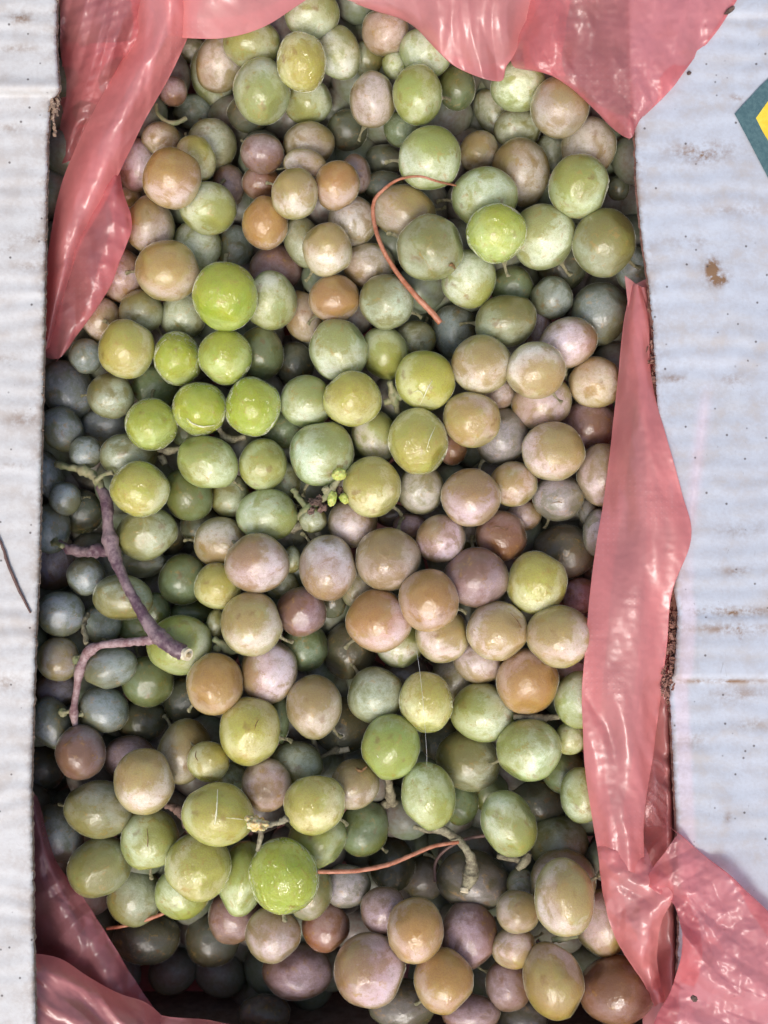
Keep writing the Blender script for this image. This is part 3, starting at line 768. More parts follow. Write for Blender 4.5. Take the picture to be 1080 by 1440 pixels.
tube('branch', [(146, 690, zs - 11, 6), (130, 668, zs - 13, 6), (112, 660, zs - 14, 5), (92, 656, zs - 15, 4), (78, 652, zs - 17, 3.5)], M_STEMG, st, 10, 2, .35, ((.4, .5), (.85, .5)), seed=3)
tube('pedicel', [(135, 676, zs - 11, 5), (145, 668, zs - 10, 3), (158, 664, zs - 8, 3.2)], M_STEMG, st, 10, 2, .2, seed=5)
tube('pedicel', [(122, 905, zs - 8, 4), (118, 880, zs - 12, 3.5), (124, 862, zs - 16, 3)], M_DRY, st, 8, 2, .4, seed=5)
for (a, b, c2, d2, sd_) in ((108, 1006, 118, 1004, 1), (101, 1000, 88, 1002, 2), (116, 922, 107, 928, 3), (88, 768, 76, 762, 4)):
    za = gz(c2, d2)
    tube('pedicel', [(a, b, zs - 11, 3.5), ((a + c2) / 2, (b + d2) / 2, (zs - 11 + za) / 2, 3), (c2, d2, za + .3, 4)], M_STEMG, st, 10, 1.5, .2, seed=sd_)
    blob('stem_cap', c2, d2, za, 6.5, 5.5, sd_ * 30, M_STEMG, st, .25, sd_, 3)
for (k, (a, b)) in enumerate(((172, 700), (232, 634))):
    pass

hs = empty('hooked_stem'); tag(hs, 'dry greenish brown hooked stem end with a pale snapped tip among dark grapes', 'stem')
zh = max(gz(655, 1225), gz(640, 1190), -18) + 2
z602 = gz(610, 1160)
tube('stalk', [(600, 1160, z602 - 3, 5), (622, 1167, z602 - 2, 6.5), (642, 1180, zh + 2, 6), (656, 1195, zh + 2, 5.5), (663, 1212, zh + 1, 8), (662, 1230, zh, 9.5), (655, 1248, zh + .5, 7), (653, 1252, zh + .5, 6)], M_DRY, hs, 12, 1.5, .18, ((.72, .3),), seed=2)
disc('snapped_tip', 653.5, 1250, zh + 1.0, 6.2, (-.5, 3, 1.4), M_CUT, hs, 1.6)
tube('spur', [(618, 1168, z602 - 3, 4), (600, 1168, z602 - 5, 3.5), (582, 1162, z602 - 6, 3)], M_DRY, hs, 8, 2, .4, seed=6)
blob('spur', 667, 1236, zh + .5, 4, 5, 20, M_DRY, hs, .5, 2)

zb = gz(470, 690)
bu = empty('bud_sprig'); tag(bu, 'tiny yellow-green buds on a short brown sprig between pale grapes', 'buds')
ztop = max(gz(476, 668), gz(465, 695)) + 1.5
blob('bud', 477, 667, ztop + .5, 10.5, 8.5, -25, M_BUD, bu, .22, 1)
blob('bud', 467, 701, ztop, 6.5, 10.5, 10, M_BUD, bu, .22, 2)
blob('bud', 484, 701, ztop - 1, 6, 8, -35, M_BUD, bu, .22, 3)
blob('bud', 459, 689, ztop - 1.5, 6, 6, 0, M_STEMG, bu, .3, 4)
tube('stalk', [(477, 672, ztop, 3.5), (470, 683, ztop - 1, 4), (463, 693, ztop - 1.5, 4), (450, 705, ztop - 5, 4), (432, 714, ztop - 9, 4.5), (420, 728, ztop - 12, 5)], M_STEMG, bu, 10, 1.5, .3, ((.3, .4),), seed=7)
tube('stalk', [(432, 714, ztop - 9, 4.5), (420, 700, ztop - 10, 4), (412, 688, ztop - 11, 4.5)], M_STEMG, bu, 10, 1.5, .3, seed=8)
for k, (a, b, r1, r2) in enumerate(((444, 705, 9, 5), (454, 714, 5, 7), (478, 689, 5, 4), (438, 718, 6, 4), (450, 700, 5, 4))):
    blob('withered_bud', a, b, ztop - 3.5 - k % 2, r1, r2, k * 40, M_BROWN, bu, .6, k + 3)

tf = empty('torn_stalk'); tag(tf, 'short pale stalk with torn wet yellow flesh joining two golden grapes', 'stalk')
zf = gz(330, 1150) - 1
tube('stalk', [(366, 1162, zf, 4), (382, 1159, zf, 3.5), (394, 1156, zf, 4), (404, 1150, zf + .5, 5)], M_DRY, tf, 10, 1.5, .3, ((.1, .4),), seed=11)
tube('stalk', [(367, 1165, zf - 1, 4), (366, 1180, zf - 3, 3.5), (362, 1196, zf - 4, 3)], M_DRY, tf, 10, 1.5, .3, seed=12)
blob('flesh', 362, 1159, zf + .8, 14, 9, 10, M_FLESH, tf, .5, 5)
blob('flesh', 351, 1152, zf + .8, 7, 5, 30, M_FLESH, tf, .5, 6)
tw = empty('cut_twig'); tag(tw, 'small forked twig with a pale yellow cut end just below the middle of the pile', 'twig')
zw = max(gz(480, 1056), -20) + 2
tube('stalk', [(438, 1032, zw + 1, 3), (443, 1048, zw, 3.5), (450, 1066, zw - 1, 3), (454, 1084, zw - 3, 2.5)], M_DRY, tw, 8, 2, .25, seed=13)
tube('stalk', [(452, 1064, zw - 1, 3), (464, 1059, zw, 3), (472, 1055, zw + .5, 4.5), (478, 1055, zw + .5, 4)], M_DRY, tw, 8, 1.5, .3, ((.7, .5),), seed=14)
tube('cut_end', [(474, 1055.5, zw + .6, 4.5), (484, 1055, zw + .7, 4), (491, 1053, zw + .7, 4.2)], M_CUT, tw, 10, 1.5, .2, seed=15)
def small_stem(lbl, segs, mat=M_DRY):
    o = empty('stem_fragment'); tag(o, lbl, 'stem')
    for k, s_ in enumerate(segs): tube('twig', s_, mat, o, 9, 1.6, .22, ((.5, .4),), seed=k + 20)
small_stem('greyish stem passing down under the glossy green grape right of centre', [[(546, 1092, -8, 5), (548, 1110, -12, 5.5), (552, 1128, -16, 6), (575, 1142, -18, 6)], [(552, 1128, -16, 5), (530, 1138, -20, 5)]])
small_stem('knobbly grey-green stem between the yellow grapes and the pale round grape above the middle', [[(548, 536, -3, 4), (552, 552, -5, 5.5), (556, 566, -6, 5), (560, 580, -8, 4)], [(552, 552, -5, 4.5), (566, 560, -5, 4)], [(554, 562, -6, 4), (540, 566, -6, 3.5)]], M_STEMG)
small_stem('small pale forked stem among the shiny lime grapes', [[(308, 602, -5, 3.5), (314, 612, -6, 4), (326, 618, -7, 4.5), (345, 614, -8, 4)], [(314, 612, -6, 4), (312, 626, -9, 3)]])
small_stem('brown forked stem showing beside the dark green grape under the lime ones', [[(222, 632, -8, 4), (238, 634, -8, 4.5), (252, 630, -9, 3)], [(226, 640, -8, 4), (232, 652, -9, 3.5)]])
small_stem('pale thread of stem in the dark gap behind the bag fold at the upper left', [[(262, 166, -16, 3), (250, 172, -15, 3.5), (236, 172, -15, 2.5), (222, 160, -16, 2.5), (220, 146, -17, 2.5)]], M_STEMG)
small_stem('knobbly stem between the amber grape and the bronze grape under the cut stem end', [[(300, 898, -3, 4), (312, 906, -4, 5), (322, 914, -5, 5), (334, 916, -6, 4)], [(312, 906, -4, 4), (304, 914, -5, 4)]], M_STEMG)
small_stem('pale stem crossing behind the bronze grape near the long bag strip', [[(722, 1008, -4, 4), (742, 1008, -4, 3.5), (764, 1010, -5, 4.5), (786, 1008, -6, 4)]])
small_stem('grey stem deep beside the green grape with the tan face at the lower right', [[(728, 1222, -10, 4), (738, 1212, -9, 5), (744, 1200, -9, 4)], [(738, 1212, -9, 4), (716, 1206, -12, 4), (700, 1204, -14, 4)]])
small_stem('pale bent stem under the small tan grapes at the lower right', [[(776, 1322, -6, 4), (786, 1320, -6, 4.5), (800, 1318, -7, 3.5), (812, 1316, -8, 3)]], M_STEMG)
small_stem('twiggy brown stem beneath the golden grape with torn flesh at the lower left', [[(232, 1132, -6, 5), (246, 1136, -6, 5.5), (256, 1146, -5, 5), (262, 1164, -5, 4)]], M_BROWN)
small_stem('dark branching stem in the gap below the small bud sprig', [[(400, 748, -8, 5), (412, 742, -8, 6), (425, 738, -9, 5)], [(446, 748, -8, 4), (448, 758, -9, 4)]])

t1z = max(gz(535, 280), gz(555, 260)) ; 
td = tube('tendril', [(642, 261, gz(642, 261) + .6, 1.5), (615, 255, gz(615, 255) + .8, 1.7), (590, 248, gz(605, 250) + 1, 1.8), (562, 252, gz(560, 275) + 1.5, 2), (540, 266, gz(545, 285) + 1.5, 2.4), (526, 284, gz(540, 290) + 1.5, 2.8), (526, 312, gz(540, 310) + 1.5, 3), (536, 345, -1, 3.2), (556, 380, -1, 3.4), (584, 415, 0, 4), (606, 438, -1, 4.4), (619, 454, -2, 4.2)], M_TENDRIL, None, 10, 2, .12, seed=31)
tag(td, 'curled rust-orange tendril looping over the tan oval grape in the upper half', 'tendril')
zt2 = gz(440, 1225)
td = tube('tendril', [(440, 1226, zt2 - 6, 2.8), (470, 1226, zt2 - 5, 3), (505, 1224, zt2 - 6, 3.2), (545, 1216, zt2 - 8, 3.2), (580, 1202, zt2 - 10, 3), (610, 1190, zt2 - 12, 2.8), (645, 1184, zt2 - 14, 2.4)], M_TENDRIL, None, 10, 2, .12, seed=32)
tag(td, 'arched rust-orange tendril crossing the dark hollow right of the big lime grape', 'tendril')
td = tube('tendril', [(612, 1240, -17, 2), (612, 1215, -17, 2.2), (625, 1196, -16, 2.2), (655, 1180, -15, 2.4), (690, 1174, -15, 2.4), (720, 1170, -18, 2)], M_TENDRIL_D, None, 10, 2, .15, seed=33)
tag(td, 'dark curved tendril behind the dry hooked stem', 'tendril')
td = tube('tendril', [(150, 1306, -22, 2.4), (180, 1301, -21, 2.4), (210, 1292, -20, 2.6), (236, 1282, -19, 2.4)], M_TENDRIL, None, 10, 2, .15, seed=34)
tag(td, 'short rust tendril at the edge of the dark lower left hollow', 'tendril')
td = tube('spider_thread', [(586, 915, 11, .13), (591, 950, 11, .13), (596, 1000, 11, .13), (600, 1060, 11, .13), (600, 1075, 9, .13)], M_THREAD, None, 6, 6, 0)
tag(td, 'fine pale spider thread hanging over the yellow grape right of centre', 'thread')

# splits, cracks and scabs that stand on single berries
def mark(idx_xy, pts, mat, w_=1.0, nm='crack'):
    i = int(np.argmin(np.hypot(xy[:, 0] - idx_xy[0], xy[:, 1] - idx_xy[1])))
    o = tube(nm, [(a, b, gz(a, b) + .05, w_ * (.4 if k in (0, len(pts) - 1) else 1)) for k, (a, b) in enumerate(pts)], mat, None, 6, 1.5, .5, seed=i)
    o.parent = grape_objs[i]; o.matrix_parent_inverse = grape_objs[i].matrix_basis.inverted()
M_CRACK = simple_material('crack_brown', (.10, .05, .02), (.26, .14, .05), 900, .6)
M_JUICE = simple_material('dried_juice', (.62, .60, .34), (.8, .78, .55), 900, .12, .0004)
mark((699, 887), [(718, 862), (729, 875), (733, 888), (727, 900)], M_CRACK, 1.0)
mark((307, 1145), [(306, 1110), (305, 1135), (302, 1160), (300, 1178)], M_JUICE, 1.2)
mark((307, 1145), [(318, 1150), (330, 1151), (345, 1153)], M_JUICE, .8)
mark((549, 1050), [(530, 1062), (540, 1076), (549, 1088)], M_JUICE, 1.0)
mark((658, 1070), [(648, 1085), (657, 1089), (666, 1092)], M_CRACK, .8)
mark((211, 1181), [(207, 1165), (208, 1182), (206, 1200)], M_CRACK, .7)
mark((598, 535), [(590, 570), (597, 556), (602, 545), (608, 535)], M_JUICE, .9)
mark((598, 535), [(580, 552), (590, 550), (596, 558)], M_JUICE, .7)
mark((588, 621), [(612, 600), (604, 618), (600, 632)], M_JUICE, .7)
mark((281, 575), [(262, 588), (272, 596), (286, 600), (302, 598)], M_JUICE, 1.1)
mark((317, 417), [(300, 382), (312, 378), (330, 380), (345, 388)], M_JUICE, 1.1)
mark((293, 1071), [(276, 1056), (275, 1064), (280, 1072)], M_CRACK, .9)
mark((352, 1028), [(364, 1012), (360, 1018), (358, 1026)], M_CRACK, .7)
mark((499, 1103), [(500, 1080), (508, 1084), (516, 1078)], M_CRACK, 2.6, 'scab')
mark((705, 754), [(690, 742), (700, 740), (712, 744), (724, 740)], M_CRACK, .6)
mark((785, 700), [(775, 708), (786, 706), (798, 710)], M_CRACK, .6)
mark((659, 393), [(631, 374), (636, 372), (640, 378)], M_CRACK, 2.4, 'scar')
# ---------------------------------------------------------------- cardboard box
mexp = lambda v: math.exp(min(60.0, max(-700.0, v)))
ZF = .010; TH = .0042
LE = [(82, -140), (81, -60), (80, 0), (79, 60), (81, 100), (84, 124), (80, 134), (71, 142), (67, 200), (65, 300), (63, 400), (62, 480), (60, 560), (58, 640), (57, 700), (55, 800), (50, 900), (47, 1000), (44, 1100), (46, 1200), (47, 1300), (50, 1440), (50, 1580)]
RE = [(880, -140), (883, 0), (886, 100), (893, 190), (895, 260), (902, 330), (912, 400), (918, 460), (922, 530), (925, 580), (931, 625), (936, 660), (941, 720), (948, 780), (950, 812), (947, 828), (953, 858), (951, 900), (948, 945), (941, 962), (944, 1020), (948, 1100), (952, 1180), (955, 1300), (950, 1440), (950, 1580)]
def edge_x(E, y, s):
    ys = [p[1] for p in E]; x = float(np.interp(y, ys, [p[0] for p in E]))
    return x + 1.3 * noise.noise(Vector((y * .09, s, 0))) + .8 * noise.noise(Vector((y * .33, s, 4)))
def flap_z(x, y, side):
    n = noise.noise(Vector((y * .013, x * .004, side * 9.0)))
    if side == 0:
        wv = (.08 + .20 * n) * math.sin(2 * math.pi * (y + 9 * noise.noise(Vector((y * .01, x * .02, 3)))) / 27.0)
        st = 1.9 / (1 + mexp((y - 131) / 1.6)) + .8 * mexp(-((y - 120) / 9) ** 2) + .7 / (1 + mexp((y - 948) / 3))
        wv += .8 * noise.noise(Vector((x * .012, y * .006, 7)))
    else:
        wv = (.08 + .15 * n) * math.sin(2 * math.pi * (y + 8 * noise.noise(Vector((y * .008, x * .02, 5)))) / 31.0)
        st = 2.4 / (1 + mexp((y - 955) / 1.8)) + .45 / (1 + mexp(-(y - 868) / 2)) * (1 / (1 + mexp((y - 955) / 2))) * (1 / (1 + mexp(-(x - 981) / 1.2)))
        st += 1.0 / (1 + mexp((y - 22) / 2))
        wv += .9 * noise.noise(Vector((x * .01, y * .006, 17)))
        wv -= .45 * mexp(-((x - (992 - (y - 570) * .13)) / 5) ** 2) * (1 / (1 + mexp((y - 740) / 8))) * (1 / (1 + mexp(-(y - 575) / 8)))
    return ZF + (wv + st) * .001
ST = {0: [(30, 25, 16, 8, .8), (22, 68, 24, 5, .5), (14, 180, 18, 6, .4), (40, 335, 26, 6, .45), (10, 350, 14, 5, .6), (30, 590, 22, 10, .5), (18, 655, 20, 4, .45), (10, 960, 16, 9, .5), (40, 375, 20, 6, .4), (8, 505, 20, 6, .35)],
      1: [(985, 214, 38, 13, .9), (990, 218, 9, 10, .5), (1002, 378, 8, 13, 1.7), (1012, 393, 12, 9, 1.3), (1004, 384, 20, 20, .3), (948, 532, 15, 6, .6), (1030, 533, 14, 8, .6), (1045, 295, 60, 7, .3), (970, 340, 30, 8, .35), (1036, 137, 9, 5, .8), (1026, 860, 56, 7, 1.1), (1030, 884, 56, 7, .8), (1010, 958, 70, 3, .9), (1042, 888, 4, 12, .8), (955, 855, 8, 5, .8), (1035, 803, 20, 6, .6), (1040, 745, 30, 7, .4), (1040, 975, 40, 12, .45), (1024, 1150, 5, 8, .6), (1060, 1020, 24, 8, .4), (975, 1040, 14, 12, .35)]}
box = empty('cardboard_box'); tag(box, 'worn white corrugated cardboard box with open torn-edged flaps around the grapes', 'box')
def flap(side, mat):
    E = LE if side == 0 else RE
    ys = np.arange(-130, 1570, 2.0)
    t = np.concatenate([np.linspace(0, 200, 110) if side == 0 else np.linspace(0, 210, 130), [230, 260, 300, 340]])
    V = np.zeros((len(ys), len(t), 3)); stn = np.zeros((len(ys), len(t))); pkn = np.zeros((len(ys), len(t)))
    for i, y in enumerate(ys):
        ex = edge_x(E, y, side)
        for j, tt in enumerate(t):
            x = ex - tt if side == 0 else ex + tt
            zz = flap_z(x, y, side) - .0012 * mexp(-tt / 2.2)
            V[i, j] = P(x, y, zz)
            s = .55 * mexp(-tt / 7) + .16
            for (a, b, ra, rb, k) in ST[side]:
                u = ((x - a) / ra) ** 2 + ((y - b) / rb) ** 2
                if u < 6: s += k * mexp(-u)
            stn[i, j] = s
            if side == 1:
                band = 1 / (1 + mexp((tt - 26) / 1.5)) * (1 / (1 + mexp(-(tt - 6)))) * (1 / (1 + mexp(-(y - 800) / 20)))
                sc_ = mexp(-((x - (990 - (y - 575) * .13)) / 9) ** 2) * (1 / (1 + mexp((y - 745) / 6))) * (1 / (1 + mexp(-(y - 560) / 10)))
                pkn[i, j] = max(band, sc_)
    me = grid_mesh('top_sheet', V if side == 1 else V[:, ::-1], len(t), len(ys))
    if side == 0: stn = stn[:, ::-1]; pkn = pkn[:, ::-1]
    # grid rows run down the picture, so flip to face up
    me.flip_normals()
    for nm, arr in (('stain', stn), ('pinkish', pkn)):
        at = me.attributes.new(nm, 'FLOAT', 'POINT'); at.data.foreach_set('value', arr.reshape(-1).astype(np.float32))
    f = empty('flap'); f.parent = box
    f['label'] = 'rippled brighter white flap' if side == 0 else 'bluish white stained flap with a corner of printed emblem'
    link('top_sheet', me, mat, f)
    # fluted core and bottom sheet, seen on the cut edge
    kr = M_KRAFT if side == 0 else M_KRAFT_R
    bm = bmesh.new(); prev = None
    sgn = -1 if side == 0 else 1
    for y in np.arange(-130, 1570, 1.8):
        ex = edge_x(E, y, side); z0 = flap_z(ex, y, side) - .0005
        ph = 2 * math.pi * y / 13.5
        zc = z0 - TH / 2 + (TH / 2 - .0007) * math.sin(ph) * (1 + .25 * noise.noise(Vector((y * .2, 3, 1))))
        ins = .9 + 2.0 * abs(noise.noise(Vector((y * .12, side, 9))))
        a = bm.verts.new(P(ex + sgn * ins, y, zc)); b = bm.verts.new(P(ex + sgn * 42, y, zc))
        if prev: bm.faces.new((prev[0], a, b, prev[1]))
        prev = (a, b)
    m2 = bpy.data.meshes.new('flute'); bm.to_mesh(m2); bm.free(); smooth(m2)
    o = link('flute', m2, kr, f); md = o.modifiers.new('thick', 'SOLIDIFY'); md.thickness = .00035; md.offset = 0
    bm = bmesh.new(); prev = None
    for y in np.arange(-130, 1570, 2.0):
        ex = edge_x(E, y, side); z0 = flap_z(ex, y, side) - TH
        k = -2.6 + 1.6 * noise.noise(Vector((y * .15, side, 19)))
        if side == 1 and 820 < y < 965: k -= 9 * math.sin((y - 820) / 145 * math.pi) * (.6 + .4 * noise.noise(Vector((y * .1, 2, 2))))
        row = [bm.verts.new(P(ex + sgn * (k + q), y, z0 - .0006 * (q == 0))) for q in (0, 8, 60, 340)]
        if prev:
            for q in range(3): bm.faces.new((prev[q], row[q], row[q + 1], prev[q + 1]))
        prev = row
    m3 = bpy.data.meshes.new('bottom_sheet'); bm.to_mesh(m3); bm.free(); smooth(m3)
    o = link('bottom_sheet', m3, kr, f); md = o.modifiers.new('thick', 'SOLIDIFY'); md.thickness = .0004; md.offset = 0
    # torn fibres along the edge
    bm = bmesh.new(); r = random.Random(side + 3)
    for q in range(420):
        y = r.uniform(-10, 1450); 
        if side == 1 and r.random() < .5: y = r.uniform(400, 970)
        ex = edge_x(E, y, side); z0 = flap_z(ex, y, side) - r.uniform(.0004, TH)
        p0 = P(ex + sgn * 1.5, y, z0); d = Vector((-sgn * r.uniform(.3, 1), r.uniform(-1, 1), r.uniform(-.5, .3))).normalized() * r.uniform(1.5, 5.5) * S
        wv = Vector((r.uniform(-1, 1), r.uniform(-1, 1), r.uniform(-1, 1))).normalized() * r.uniform(.4, 1.3) * S
        v = [bm.verts.new(p) for p in (p0 - wv, p0 + wv, p0 + d + wv * .5, p0 + d - wv * .3)]; bm.faces.new(v)
        t2 = bm.verts.new(p0 + d * .5 + wv.cross(d).normalized() * .0002); bm.faces.new((v[0], t2, v[3])); bm.faces.new((v[1], v[2], t2))
    m4 = bpy.data.meshes.new('torn_fibre'); bm.to_mesh(m4); bm.free(); o = link('torn_fibre', m4, kr, f); o['kind'] = 'stuff'
    return f
FL = flap(0, M_CARD_L); FR = flap(1, M_CARD_R)
# ragged wads of core board where the edge is crushed
def wad(cx, cy, n, w_, h_, mat, parent, seed):
    r = random.Random(seed); bm = bmesh.new()
    for q in range(n):
        x0, y0, z0 = cx + r.gauss(0, w_), cy + r.gauss(0, h_), ZF - r.uniform(.0, .005)
        L = r.uniform(5, 16); a = r.uniform(1.1, 2.0); pts = []
        for s in range(5):
            u = s / 4; pts.append(P(x0 + math.cos(a) * L * u + 2 * noise.noise(Vector((q, u * 3, 1))), y0 + math.sin(a) * L * u, z0 + .0012 * noise.noise(Vector((q, u * 3, 7)))))
        wv = Vector((r.uniform(.5, 1), r.uniform(-.3, .3), r.uniform(-1, 1))).normalized() * r.uniform(.8, 2.6) * S
        pr = None
        for p_ in pts:
            ab = (bm.verts.new(p_ - wv), bm.verts.new(p_ + wv))
            if pr: bm.faces.new((pr[0], pr[1], ab[1], ab[0]))
            pr = ab
    me = bpy.data.meshes.new('crushed_edge'); bm.to_mesh(me); bm.free(); o = link('crushed_edge', me, mat, parent)
    md = o.modifiers.new('thick', 'SOLIDIFY'); md.thickness = .0003
wad(76, 148, 40, 3, 9, M_KRAFT, FL, 3); wad(944, 905, 80, 4, 30, M_KRAFT_R, FR, 4); wad(938, 955, 40, 5, 8, M_KRAFT_R, FR, 5); wad(926, 640, 40, 3, 35, M_KRAFT_R, FR, 6); wad(918, 520, 40, 3, 40, M_KRAFT_R, FR, 8)
# printed emblem corner on the right flap
def poly(name, pts, zz, mat, parent):
    bm = bmesh.new(); vs = [bm.verts.new(P(a, b, zz)) for a, b in pts]; f = bm.faces.new(vs)
    bmesh.ops.recalc_face_normals(bm, faces=[f])
    if f.normal.z < 0: f.normal_flip()
    g_ = bmesh.ops.extrude_face_region(bm, geom=[f]); 
    for v in [e for e in g_['geom'] if isinstance(e, bmesh.types.BMVert)]: v.co.z += .00004
    me = bpy.data.meshes.new(name); bm.to_mesh(me); bm.free(); return link(name, me, mat, parent)
ez = max(flap_z(x, y, 1) for x in range(1030, 1150, 10) for y in range(80, 260, 8)) + .00006
poly('emblem_border', [(1150, 60), (1094, 98), (1068, 122), (1033, 160), (1052, 196), (1080, 250), (1110, 300), (1150, 340)], ez, M_PRINT_G, FR)
poly('emblem_field', [(1150, 120), (1096, 122), (1078, 145), (1063, 166), (1073, 186), (1084, 204), (1100, 230), (1150, 260)], ez + .00006, M_PRINT_Y, FR)
# walls and bottom
def slab(name, a, b, mat, parent):
    bm = bmesh.new(); bmesh.ops.create_cube(bm, size=1)
    for v in bm.verts:
        v.co = Vector([a[i] if v.co[i] < 0 else b[i] for i in range(3)])
    me = bpy.data.meshes.new(name); bm.to_mesh(me); bm.free(); return link(name, me, mat, parent)
x0, x1, y0, y1 = -.178, .178, -.178, .188
zb0, zt0 = -.098, ZF - TH - .0012
slab('wall', (x0 - .004, y0, zb0), (x0, y1, zt0), M_KRAFT, box); slab('wall', (x1, y0, zb0), (x1 + .004, y1, zt0), M_KRAFT, box)
slab('wall', (x0 - .004, y0 - .004, zb0), (x1 + .004, y0, zt0), M_KRAFT, box); slab('wall', (x0 - .004, y1, zb0), (x1 + .004, y1 + .004, zt0), M_KRAFT, box)
slab('bottom', (x0, y0, zb0), (x1, y1, zb0 + .004), M_KRAFT, box)
gr = slab('ground', (-3, -3, -.2), (3, 3, zb0 - .0002), M_GROUND, None); tag(gr, kind='structure')
td = tube('dry_stalk', [(-14, 735, (flap_z(-14, 735, 0)) * 1000 + .8, 1.8), (2, 765, flap_z(2, 765, 0) * 1000 + .7, 1.9), (12, 795, flap_z(12, 795, 0) * 1000 + .7, 2.2), (26, 828, flap_z(26, 828, 0) * 1000 + .7, 2.2), (43, 862, flap_z(43, 862, 0) * 1000 + .6, 1.3)], M_TENDRIL_D, None, 8, 3, .3, seed=41)
tag(td, 'thin dark dry stalk lying on the left cardboard flap', 'stalk')
k_ = blob('seed', 1026, 15, flap_z(1026, 15, 1) * 1000 + 1, 8, 3, -35, M_BROWN, None, .3, 7); tag(k_, 'tiny dark seed on the cardboard at the upper right corner', 'seed')
k_ = blob('seed', 969, 103, flap_z(969, 103, 1) * 1000 + .6, 3, 2.4, -35, M_BROWN, None, .3, 8); tag(k_, 'black speck on the cardboard beside the bag edge', 'seed')
# ---------------------------------------------------------------- pink plastic bag lining the box
bag = empty('plastic_bag'); tag(bag, 'thin translucent pink plastic bag lining the box and folded over its cardboard flaps', 'bag')
def sheet(name, rows, mat=M_BAG, amp=1.0, sc=55, ang=90, stretch=2.5, seed=0, curl=(), step=3.2, amp2=.35, warp=1.0, label=None):
    """rows of (px, py, z mm), equal lengths. curl: 'R' folds the row ends under, 'L' the row starts, 'B' the last row, 'T' the first"""
    R = [[np.array(p, float) for p in r] for r in rows]
    def under(e, prev, d=26):
        dv = e - prev; dv[2] = 0; dv /= (np.linalg.norm(dv) + 1e-6)
        return [e + dv * 1.3 + [0, 0, -.5], e - dv * 1.0 + [0, 0, -1.5], e - dv * d + [0, 0, -3.2]]
    if 'R' in curl: R = [r + under(r[-1], r[-2]) for r in R]
    if 'L' in curl: R = [under(r[0], r[1])[::-1] + r for r in R]
    if 'B' in curl:
        c = [under(R[-1][k], R[-2][k]) for k in range(len(R[0]))]; R = R + [[c[k][q] for k in range(len(c))] for q in range(3)]
    if 'T' in curl:
        c = [under(R[0][k], R[1][k]) for k in range(len(R[0]))]; R = [[c[k][q] for k in range(len(c))] for q in (2, 1, 0)] + R
    A = np.array(R)
    lw = max(np.linalg.norm(np.diff(A[:, :, :2], axis=1), axis=2).sum(1)); lh = max(np.linalg.norm(np.diff(A[:, :, :2], axis=0), axis=2).sum(0))
    nu, nv = int(min(260, lw / step + 8)), int(min(420, lh / step + 8))
    rw = np.array([cr(r, nu) for r in A]); G = np.array([cr(rw[:, j], nv) for j in range(nu)]).transpose(1, 0, 2)
    ca, sa = math.cos(math.radians(ang)), math.sin(math.radians(ang))
    V = np.zeros((nv, nu, 3)); r_ = random.Random(seed)
    waves = []
    for k in range(6):
        L = sc * (1.7, 1.3, 1.0, .62, .42, .28)[k]
        th = math.radians(ang + 90) + r_.gauss(0, .35 if k < 3 else .8) / max(.5, stretch * .5)
        waves.append((th, L, (1.0, .8, .6, amp2 * .6, amp2 * .28, amp2 * .12)[k], r_.random()))
    for i in range(nv):
        for j in range(nu):
            x, y, zz = G[i, j]
            q = noise.noise(Vector((x / (sc * 3), y / (sc * 3), seed)))
            q2 = noise.noise(Vector((x / (sc * 1.6), y / (sc * 1.6), seed + 9)))
            dz = 0.0
            for (th, L, wt, ph) in waves:
                p_ = (x * math.cos(th) + y * math.sin(th)) / L + ph + (q * 2.0 + q2 * .5) * warp
                p_ += .5 * warp * noise.noise(Vector((p_ * .9, ph * 9, seed)))
                t_ = abs((p_ % 1.0) * 2 - 1) * 2 - 1
                m_ = .5 + .9 * noise.noise(Vector((x / (sc * 2) + ph * 7, y / (sc * 2), seed + ph * 3)))
                dz += wt * (t_ * .8 + .2 * math.sin(t_ * 1.57)) * max(0.0, m_)
            dz = amp * dz + .12 * amp * noise.noise(Vector((x / 9, y / 9, seed)))
            V[i, j] = P(x + dz * .8 * sa, y + dz * .5 * ca, (zz + dz) * .001)
    me = grid_mesh(name, V, nu, nv); me.flip_normals()
    uvl = me.uv_layers.new(name='UVMap'); li = np.empty(len(me.loops), np.int32); me.loops.foreach_get('vertex_index', li)
    uv = (G.reshape(-1, 3)[:, :2] / 7.5)[li]; uvl.data.foreach_set('uv', uv.reshape(-1).astype(np.float32))
    o = link(name, me, mat, bag)
    if label: o['label'] = label
    return o
F0 = 12.5   # lies just over the flaps (mm)
# upper left: crumpled back layer
sheet('crumpled_layer', [
 [(60, -70, 4), (110, -70, 11), (160, -70, 12), (215, -70, 10)],
 [(81, 0, 2), (115, 0, 9), (155, 0, 11), (205, 0, 8)],
 [(84, 50, 0), (112, 60, 6), (150, 60, 10), (195, 60, 5)],
 [(90, 98, -4), (120, 105, 3), (150, 95, 6), (185, 85, 2)],
 [(92, 140, -8), (115, 140, -2), (145, 130, 1), (170, 130, -2)],
 [(86, 172, -12), (105, 175, -6), (125, 170, -5), (150, 170, -6)],
 [(76, 230, -14), (92, 225, -9), (105, 222, -9), (130, 230, -10)]], M_BAG2, 2.2, 60, 120, 1.5, 3, 'B', 2.0, .8, .5)
sheet('lining', [[(88, 60, -8), (110, 60, -7), (160, 60, -8), (230, 50, -10)], [(84, 160, -17), (110, 160, -16), (150, 160, -14), (195, 150, -14)], [(70, 260, -22), (95, 260, -20), (120, 260, -16), (140, 260, -14)], [(62, 380, -24), (75, 380, -22), (85, 380, -20), (100, 380, -18)], [(58, 500, -26), (64, 500, -26), (72, 500, -26), (80, 500, -26)]], M_BAG, 1.5, 50, 80, 2, 8, '', 4)
